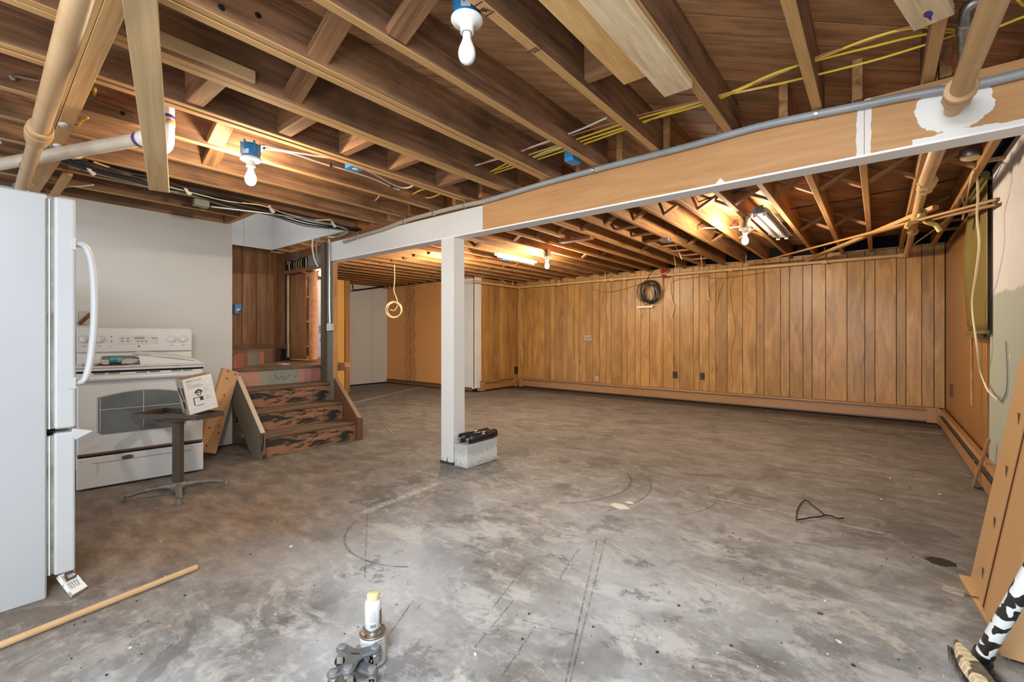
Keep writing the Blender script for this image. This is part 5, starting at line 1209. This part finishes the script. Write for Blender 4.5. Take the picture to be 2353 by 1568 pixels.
# cream cord looped over the right joist
cable('cream_wire', [at_z(2100,562,2.2), at_z(2150,525,2.2), at_z(2190,490,2.2), at_z(2206,452,2.21), at_z(2215,470,2.2), at_z(2212,505,2.14), at_z(2218,475,2.18), at_z(2232,410,2.235), at_z(2238,394,2.25), at_x(2246,415,.50), at_x(2247,460,.51), at_x(2245,500,.52), at_x(2250,560,.53), at_x(2243,625,.535), at_x(2234,700,.545), at_x(2244,790,.56), at_x(2252,850,.60), at_x(2262,880,.62)], .0065, M['cream_cable'], 'cream cord looped over the right joist and hanging down past the olive blind', n=5)
cable('white_wire', [at_x(2262,880,.61), at_x(2270,897,.61), at_x(2280,908,.61), at_x(2290,917,.61)], .007, M['white_cable'], 'frayed white cord end sticking out beside the grey green drywall')
cable('grey_wire', [at_x(2311,785,.632), at_x(2314,860,.632), at_x(2312,900,.632), at_x(2301,924,.632)], .0035, plain('grey_cord', C(120,122,116), .6), 'thin grey cord hanging on the pale green drywall')
# torn yellow foam draped on the drain pipe
fm = thing('foam_scrap', at_z(2120, 500, 2.10), 'torn cream foam strip hanging in a wishbone shape from the drain pipe', 'foam')
M['foam'] = plain('cream_foam', C(226,206,140), .8, var=C(208,180,96), scale=12)
dz = 4.85
P_ = at_z(2116, 492, 2.15); dz = _s*-P_.x + _c*P_.y - .06
mb = MB(); mb.tube(bez([at_d(2116,492,dz), at_d(2112,503,dz), at_d(2100,511,dz), at_d(2088,515,dz), at_d(2082,524,dz)], 5), [.020]*10+[.017]*11, 8); mb.build('left_strand', M['foam'], fm)
mb = MB(); mb.tube(bez([at_d(2118,490,dz), at_d(2122,503,dz), at_d(2135,512,dz), at_d(2150,517,dz), at_d(2160,531,dz)], 5), [.022]*10+[.019]*11, 8); mb.build('right_strand', M['foam'], fm)
# olive window blind on the right wall
M['olive'] = plain('olive_shade', C(106,92,40), .6, var=C(96,82,34), scale=3)
bl_ = thing('window_blind', (.6, 5.1, 1.1), 'olive green roller shade hanging on the right wall, curled at its left edge', 'window blind')
ys0, ys1 = 4.70, 5.60
sh = MB(); rows = 16; colsN = 14; vs_ = []
for i in range(rows+1):
    z = 1.155 + (2.30-1.155)*i/rows; f = i/rows
    yl = 5.56 - .22*math.sin(PI*min(1, f*1.1))*(.5+.5*f) if f > .12 else 5.60 - .06*f/.12*0
    yl = 5.58 - .25*max(0, math.sin((f-.12)*PI*.62)) if f > .12 else 5.58
    for k in range(colsN+1):
        u = k/colsN; y = yl + (ys0-yl)*u; x = .612 - .05*math.exp(-u*5)*max(0, math.sin((f-.05)*PI)) 
        vs_.append((x, y, z))
fs = [(i*(colsN+1)+k, i*(colsN+1)+k+1, (i+1)*(colsN+1)+k+1, (i+1)*(colsN+1)+k) for i in range(rows) for k in range(colsN)]
sh.add(vs_, fs, 0, True); so = sh.build('shade', M['olive'], bl_); sm_ = so.modifiers.new('solid', 'SOLIDIFY'); sm_.thickness = .002
MB().box(.60, .622, ys0, 5.66, 1.135, 1.160).hexa([(.59,5.70,1.112),(.625,5.72,1.118),(.625,4.95,1.095),(.58,4.95,1.10)],[(.59,5.70,1.122),(.625,5.72,1.130),(.625,4.95,1.130),(.58,4.95,1.130)]).build('hem_bar', M['olive'], bl_)['kind'] = 'stuff'
mb = MB(); mb.tube([(.60, 5.66, 2.285), (.60, ys0, 2.285)], .028, 14); mb.build('roller', M['olive'], bl_)
mb = MB(); mb.tube([(.598, 5.30, 1.10), (.600, 5.302, .95), (.602, 5.30, .55)], .008, 6); mb.build('pull_rod', M['stud'], bl_)
# ================================================================== THINGS ON THE FLOOR
# cinder block and rolls by the post
M['block_conc'] = plain('concrete_block', C(150,154,154), .85, var=C(120,124,124), scale=14, bump=.3, det=6)
def block_mat():
    s = NT('concrete_block_scuffed'); v = s.coord('Object'); n = s.noise(v, 42, 5, .7); n2 = s.noise(v, 6, 5, .7, .4)
    base = s.mix(s.ramp(n, [(.35, 0.0), (.65, 1.0)]), C(158,164,164), C(182,186,185))
    sep = s.n('ShaderNodeSeparateXYZ'); s.l(v, sep.inputs[0])
    m_ = s.math('ADD', s.math('MULTIPLY', n2, .22), s.math('MULTIPLY', s.math('ABSOLUTE', s.math('SUBTRACT', sep.outputs[2], .07)), -1.6))
    base = s.mix(s.ramp(s.math('ADD', s.math('MULTIPLY', n, .25), m_), [(.16, 0.0), (.2, .75)]), base, C(206,206,200))
    s.bump(n, .35, .004); return s.out(base, .85, 0, .2)
M['block_conc'] = block_mat()
bk = MB().box(-2.845, -2.69, 2.735, 3.125, 0, .192).build('cinder_block', M['block_conc'], bevel=.004)
tag(bk, 'grey concrete block on the floor against the white post', 'concrete block')
M['film'] = plain('black_plastic_film', C(24,24,25), .22, spec=.6, var=C(44,42,40), scale=30, bump=.2)
for k, (x, lab, y0) in enumerate(((-2.733, 'rolled black plastic sheet on the concrete block, outer roll facing the room', 2.80), (-2.818, 'rolled black plastic sheet on the concrete block, roll next to the post', 2.79))):
    r = MB(); sp_ = []
    for t_ in range(0, 60):
        a = t_*.42; rr = .012 + .029*t_/59; sp_.append((rr*math.cos(a), rr*math.sin(a)))
    y1 = y0+.34; vs_ = []; fs = []
    for i, (a, b) in enumerate(sp_): vs_ += [(x+a, y0+.004*math.sin(i), .192+.042+b), (x+a, y1, .192+.042+b)]
    for i in range(len(sp_)-1): fs.append((2*i, 2*i+2, 2*i+3, 2*i+1))
    r.add(vs_, fs, 0, True); o = r.build('plastic_roll', M['film']); sm_ = o.modifiers.new('solid', 'SOLIDIFY'); sm_.thickness = .0015
    tag(o, lab, 'plastic roll', 'black plastic rolls on the concrete block')
# wooden dowel on the kitchen floor
a = at_z(-40, 1500, .014); b = at_z(452, 1304, .014)
mb = MB(); mb.tube([a, a*.5+b*.5, b], .0135, 14); o = mb.build('wooden_pole', plain('pole_wood', C(184,154,114), .5, var=C(168,136,96), scale=9)); tag(o, 'long tan wooden pole lying on the floor in front of the refrigerator', 'pole')
# bent wire hanger
cable('bent_wire', [at_z(a, b, .012) for a, b in ((1830,1196),(1833,1170),(1850,1150),(1868,1162),(1893,1184),(1862,1190),(1834,1195))] , .004, plain('dark_wire', C(40,36,34), .5, .5), 'bent dark wire hanger lying on the floor at right', 'wire hanger', n=6)
o = bpy.data.objects['bent_wire']
mb = MB(); mb.tube(bez([at_z(a, b, .012) for a, b in ((1893,1184),(1910,1186),(1925,1192),(1939,1191))], 5), .004, 6); mb.build('hook', M['dark_gap'] if 'dark_gap' in M else M['soot'], o)
# square rusty can with a bottle on top, by the camera
can_p = at_z(857, 1449, .105); can_p.z = 0
cn_ = thing('metal_can', can_p, 'short round metal can with white label and screw neck on the floor up front', 'can')
T = Matrix.Translation(can_p)
M['label_white'] = plain('label_white', C(188,190,194), .45)
M['can_top'] = plain('tarnished_can_top', C(150,142,136), .35, .7, var=C(110,92,80), scale=30)
R_ = .0435
MB().lathe([(R_,.002),(R_,.100)], T, 36).build('can_side', M['label_white'], cn_)
MB().lathe([(R_+.0015,.098),(R_+.0022,.102),(R_+.0005,.105),(R_-.002,.104),(R_-.003,.100),(.022,.1015),(.0195,.102)], T, 36).build('rim', M['can_top'], cn_)
MB().lathe([(R_+.001,0),(R_+.001,.003),(R_-.002,.004)], T, 36).build('bottom_rim', M['can_top'], cn_)
MB().lathe([(.022,.101),(.0205,.107),(.022,.109),(.0205,.112),(.022,.114),(.0205,.118),(.0001,.118)], T, 28).build('neck', M['emt'], cn_)
ang = math.atan2(-can_p.y, -can_p.x)
pr = MB()
def on_can(th_, z, w_, h_, rad=R_+.0006):
    pr.obox(T @ Matrix.Rotation(ang+th_, 4, 'Z') @ Matrix.Translation((rad, 0, z)), .0006, w_, h_)
for i in range(15):
    z = .080-.0045*i
    for c_, L in ((.45, 5), (-.15, 0)):
        for k in range(L): on_can(c_ + (k-2)*.12, z, .0046, .0009)
for k in range(4): on_can(.42+(k-1.5)*.15, .088, .0055, .0030); on_can(-.55+(k-1.5)*.12, .088 if k % 2 else .084, .004, .0016)
pr.build('fine_print', M['print_grey'], cn_)['kind'] = 'stuff'
bo = thing('white_bottle', can_p + Vector((0, 0, .118)), 'white plastic bottle with cream cap standing on the metal can', 'bottle')
TB = Matrix.Translation(can_p + Vector((.001, .0, .1182)))
MB().lathe([(.0001,0),(.024,.0005),(.0272,.004),(.0275,.078),(.0265,.086),(.022,.0935),(.0195,.096),(.0195,.102)], TB, 32).build('bottle_body', plain('white_hdpe', C(200,204,208), .38), bo)
MB().lathe([(.0205,.097),(.0208,.113),(.0195,.1155),(.0001,.1158)], TB, 32).build('cap', plain('cream_cap', C(196,184,136), .5), bo)
pr = MB()
def on_b(th_, z, w_, h_): pr.obox(TB @ Matrix.Rotation(ang+th_, 4, 'Z') @ Matrix.Translation((.0277, 0, z)), .0005, w_, h_)
for i in range(12):
    for k in range(5): on_b(-.06+(k-2)*.15, .066-.0032*i, .0040, .0005)
for k in range(11): on_b(-.02+(k-5)*.065, .0165, .0009 + .0007*(k % 3), .010)
pr.build('fine_print', M['print_grey'], bo)['kind'] = 'stuff'
pi_ = MB(); n_ = 6
for k in range(n_): 
    th_ = .95 + k*.09; pi_.obox(TB @ Matrix.Rotation(ang+th_, 4, 'Z') @ Matrix.Translation((.0277,0,.038)), .0006, .0029, .048)
pi_.build('picture_label', plain('picture_label', C(120,76,64), .5, var=C(46,42,48), scale=60, amount=.3), bo)['kind'] = 'stuff'
# stack of two three-armed caster dollies
M['dolly'] = plain('grey_dolly_plastic', C(92,95,97), .5, var=C(66,69,72), scale=22, amount=.6, bump=.1)
M['dolly_pad'] = plain('dolly_pad', C(104,107,109), .55)
M['chrome'] = plain('caster_chrome', C(190,188,182), .22, .9)
def dolly(pos, rot, label, armL=.062):
    t = thing('caster_dolly', pos, label, 'dolly', 'three-armed caster dollies'); T = Matrix.Translation(Vector(pos)) @ Matrix.Rotation(rot, 4, 'Z')
    zt = .050; poly = []
    for k in range(3):
        a0 = 2*PI*k/3; cx_, cy2 = armL*math.cos(a0), armL*math.sin(a0)
        for j in range(9):
            a = a0 - PI/2 + PI*j/8; poly.append((cx_+.0195*math.cos(a), cy2+.0195*math.sin(a)))
        am = a0 + PI/3; poly.append((.030*math.cos(am-.25), .030*math.sin(am-.25))); poly.append((.030*math.cos(am+.25), .030*math.sin(am+.25)))
    MB().prism(poly, T @ Matrix.Translation((0,0,zt)), .013).build('plate', M['dolly'], t, bevel=.004)
    MB().box(-.014,.014,-.0022,.0022,0,.0006).v
    sl = MB(); sl.obox(T @ Matrix.Translation((0,0,zt+.0132)) @ Matrix.Rotation(.5, 4, 'Z'), .028, .005, .0008); sl.build('slot', M['soot'], t)
    for k in range(3):
        a0 = 2*PI*k/3; A = T @ Matrix.Translation((armL*math.cos(a0), armL*math.sin(a0), 0))
        MB().lathe([(.014,zt+.010),(.0142,zt+.0165),(.012,zt+.018),(.0001,zt+.0182)], A, 22).build('pad', M['dolly_pad'], t)
        ca = MB().lathe([(.0115,zt-.012),(.013,zt-.008),(.013,zt+.002)], A, 16).build('caster', M['chrome'], t)
        B_ = A @ Matrix.Rotation(a0*1.7+.6, 4, 'Z')
        MB().obox(B_ @ Matrix.Translation((.004,.0105,.028)), .020, .003, .026).obox(B_ @ Matrix.Translation((.004,-.0105,.028)), .020, .003, .026).obox(B_ @ Matrix.Translation((0,0,.040)), .024, .024, .003).build('fork', M['chrome'], ca)['kind'] = 'stuff'
        MB().lathe([(.013,-.007),(.0165,-.005),(.0165,.005),(.013,.007)], B_ @ Matrix.Translation((.008,0,.0165)) @ Matrix.Rotation(PI/2, 4, 'X'), 20).build('wheel', M['black'], ca)
    return t
zt_ = .0935
pads = [at_z(a, b, zt_) for a, b in ((785,1483), (863,1487), (800,1530))]
dc = (pads[0]+pads[1]+pads[2])/3; av = sum((p-dc).length for p in pads)/3
a0 = math.atan2(pads[0].y-dc.y, pads[0].x-dc.x)
dolly((dc.x+.004, dc.y-.002, 0), a0 + PI/3 + .12, 'grey three-armed caster dolly standing on the floor, lower one of the stacked pair', av*1.08)
dolly((dc.x, dc.y, .0255), a0, 'grey three-armed caster dolly nested on top of the other one up front', av)
# leaning tan panel with a foot flange on the right
lp_ = thing('boxed_pipe_cover', (.33, 2.62, 0), 'tan painted boxed cover with dark groove leaning on the right wall behind the broom', 'pipe cover')
M['tan_panel'] = plain('tan_panel_paint', C(192,154,108), .45, var=C(184,146,100), scale=2)
M['tan_edge'] = plain('tan_panel_edge', C(176,124,72), .5)
y_far, y_near, y_g = at_z(2228, 1326, .02).y, at_z(2325, 1508, .02).y, at_z(2268, 1405, .02).y
xb0 = at_z(2228, 1326, .02).x; lean = .155
def lean_slab(name, ya, yb2, z0, z1, th_, mat, off=0, th2=None):
    X0, X1 = xb0 + lean*z0 + off, xb0 + lean*z1 + off
    mb = MB(); mb.hexa([(X0,ya,z0),(X0,yb2,z0),(X0+th_,yb2,z0),(X0+th_,ya,z0)], [(X1,ya,z1),(X1,yb2,z1),(X1+(th2 or th_),yb2,z1),(X1+(th2 or th_),ya,z1)])
    return mb.build(name, mat, lp_, bevel=.002)
lean_slab('board', y_far, y_g+.008, .018, 1.55, .022, M['tan_panel'])
lean_slab('board', y_g-.008, y_near, .018, 1.55, .022, M['tan_panel'])
lean_slab('groove', y_g-.008, y_g+.008, .03, 1.55, .004, M['soot'], -.003)
lean_slab('edge_bead', y_g+.008, y_g+.030, .03, 1.55, .003, M['tan_edge'], -.002)
lean_slab('edge_bead', y_g-.030, y_g-.008, .03, 1.55, .003, M['tan_edge'], -.002)
lean_slab('return_side', y_near-.022, y_near, .018, 1.55, .10, M['tan_panel'], .0, .022)
fx = at_z(2205, 1323, .02).x
MB().hexa([(fx,y_far+.01,0),(xb0+.03,y_far+.01,0),(xb0+.03,y_near+.0,0),(fx+.06,y_near+.0,0)], [(fx,y_far+.01,.018),(xb0+.03,y_far+.01,.018),(xb0+.03,y_near+.0,.018),(fx+.06,y_near+.0,.018)]).build('foot_flange', M['tan_panel'], lp_, bevel=.002)
MB().box(fx+.035, xb0, y_g-.012, y_g+.012, .0175, .0190).build('flange_band', M['tan_edge'], lp_)
for z in (.12, .34, .56, .78):
    X = xb0 + lean*z - .0015; y = y_far - .62*(y_far-y_g)
    mb = MB()
    for s_ in (-1, 1): mb.tube([(X, y-.012, z-.026*s_), (X-.001, y, z), (X, y+.012, z+.026*s_)], .0018, 5)
    mb.build('pencil_cross', M['bronze'], lp_)['kind'] = 'stuff'
mb = MB(); c = Vector(((fx+xb0)/2, y_far-.66*(y_far-y_g), .0185))
for s_ in (-1, 1): mb.tube([c+Vector((-.022, -.01*s_, 0)), c, c+Vector((.022, .01*s_, 0))], .0018, 5)
mb.build('pencil_cross', M['bronze'], lp_)['kind'] = 'stuff'
# cow-print broom
def cow_mat(name, c1, c2, scale, th_):
    s = NT(name); v = s.coord('Object', (1, 1, 1)); n = s.noise(v, scale, 1, .3, .3)
    return s.out(s.mix(s.ramp(n, [(th_, 0.0), (th_+.012, 1.0)]), c1, c2), .3, 0, .5)
br = thing('broom', at_z(2240, 1545, 0), 'push broom with cow print handle and camouflage head standing at bottom right', 'broom')
hb = at_z(2252, 1518, .075); ht = hb + (at_d(2353, 1345, 1.52) - hb).normalized()*1.15
dirh = (at_x(2353, 1345, hb.x+.075) - hb).normalized()
mb = MB(); mb.tube([hb + dirh*.02, hb + dirh*.5, hb + dirh*1.1], .0215, 18); mb.build('handle', cow_mat('cow_print', C(216,220,222), C(40,37,36), 24, .515), br)
mb = MB(); mb.tube(bez([hb + Vector((0,0,-.02)), hb + dirh*.01, hb + dirh*.04], 4), [.030]*4 + [.026]*5, 14); mb.build('socket', M['black'], br)
h0 = at_z(2196, 1487, .065); h1 = at_z(2290, 1620, .065); hd_ = (h1-h0); L = hd_.length; hd_.normalize()
hm = MB(); secs = 10; side = Vector((0,0,1)).cross(hd_).normalized()
for i in range(secs):
    a = i/secs; b = (i+1)/secs
    w0 = .034*math.sin(PI*min(1, a*1.6+.12)/1.0*.5 + .0) if a < .5 else .034; w1 = .034*math.sin(PI*min(1, b*1.6+.12)*.5) if b < .5 else .034
    A = h0+hd_*L*a; B = h0+hd_*L*b; u = Vector((0,0,.028))
    hm.hexa([A-side*w0, B-side*w1, B+side*w1, A+side*w0], [A-side*w0*.7+u, B-side*w1*.7+u, B+side*w1*.7+u, A+side*w0*.7+u])
hm.build('head', cow_mat('camouflage', C(196,176,144), C(96,82,68), 14, .5), br, bevel=.004)
bm_ = MB()
for i in range(2200):
    a = random.random(); ox = random.uniform(-1, 1); A = h0 + hd_*L*a + side*ox*.022
    tip = A + Vector((0,0,-.062)) + side*(.055 + ox*.045 + random.uniform(-.02,.02)) + hd_*random.uniform(-.03,.03); tip.z = max(.002, tip.z)
    s2 = hd_*.0022; bm_.add([A-s2, A+s2, tip+side*.001], [(0,1,2)]); 
bm_.build('bristles', plain('black_bristle', C(30,29,29), .6), br)['kind'] = 'stuff'
# stick leaning beside the drywall
a = at_z(2237, 1118, .01); b = at_x(2272, 1010, .600)
mb = MB(); mb.tube([a, a*.5+b*.5, b], .011, 10); o = mb.build('pry_stick', plain('stick_wood', C(166,112,62), .5, var=C(128,112,92), scale=6)); tag(o, 'short wooden stick leaning against the right baseboard near the drywall edge', 'stick')
cable('bent_rod', [at_z(2238, 1121, .010), at_z(2258, 1122, .010), at_z(2281, 1122, .010)], .005, M['bronze'], 'thin dark rod lying on the floor by the foot of the leaning stick', 'rod')
# litter of chips on the slab
M['chip_w'] = plain('paint_chip', C(212,208,198), .7); M['chip_b'] = plain('bark_chip', C(48,42,38), .7); M['chip_t'] = plain('wood_chip', C(176,142,98), .7)
def chips():
    P = []
    spots = [(1420,1164,.07,'w'),(1448,1157,.035,'w'),(668,1257,.012,'w'),(1216,1412,.007,'b'),(1363,1442,.007,'b'),(1510,1500,.009,'b'),(1884,1411,.012,'b'),(1928,1476,.012,'w'),(1896,1382,.008,'w'),
             (1680,1485,.008,'b'),(1560,1393,.007,'b'),(1200,1470,.006,'b'),(425,1370,.007,'b'),(390,1440,.009,'t'),(575,1275,.008,'b'),(300,1490,.007,'w'),(245,1553,.006,'b'),(1092,1505,.010,'w'),
             (2045,1100,.012,'w'),(2160,1137,.012,'w'),(2025,1148,.010,'w'),(1765,945,.015,'w'),(1412,1004,.012,'w'),(2265,1212,.012,'w'),(2090,1122,.010,'b'),(1700,1240,.008,'b'),(1960,1530,.010,'b')]
    for i, (px, py, r, k) in enumerate(spots):
        c = at_z(px, py, 0); n = random.randint(4, 6); pl_ = [(r*random.uniform(.6,1.2)*math.cos(2*PI*j/n), r*random.uniform(.35,.8)*math.sin(2*PI*j/n)) for j in range(n)]
        P.append((c, pl_, k))
    for _ in range(240):
        px, py = random.uniform(100, 2200), random.uniform(960, 1560)
        c = at_z(px, py, 0); r = random.uniform(.0015, .0042)
        if c.x > .25 or c.x < -4.2: continue
        n = 4; P.append((c, [(r*random.uniform(.6,1.2)*math.cos(2*PI*j/n), r*random.uniform(.4,1)*math.sin(2*PI*j/n)) for j in range(n)], random.choice('wbbt')))
    mb = MB()
    for c, pl_, k in P: mb.prism(pl_, Matrix.Translation((c.x, c.y, .0005)) @ Matrix.Rotation(random.uniform(0,6), 4, 'Z'), .003, 'wbt'.index(k))
    o = mb.build('floor_debris', [M['chip_w'], M['chip_b'], M['chip_t']], origin=(0,0,0)); tag(o, 'scattered paint and wood chips on the concrete floor', 'debris', kind='stuff')
chips()
cable('wire_scrap', [at_z(889,983,.006), at_z(896,990,.012), at_z(903,996,.006)], .003, M['cream_cable'], 'small curled cream wire scrap on the floor right of the stairs', 'wire')
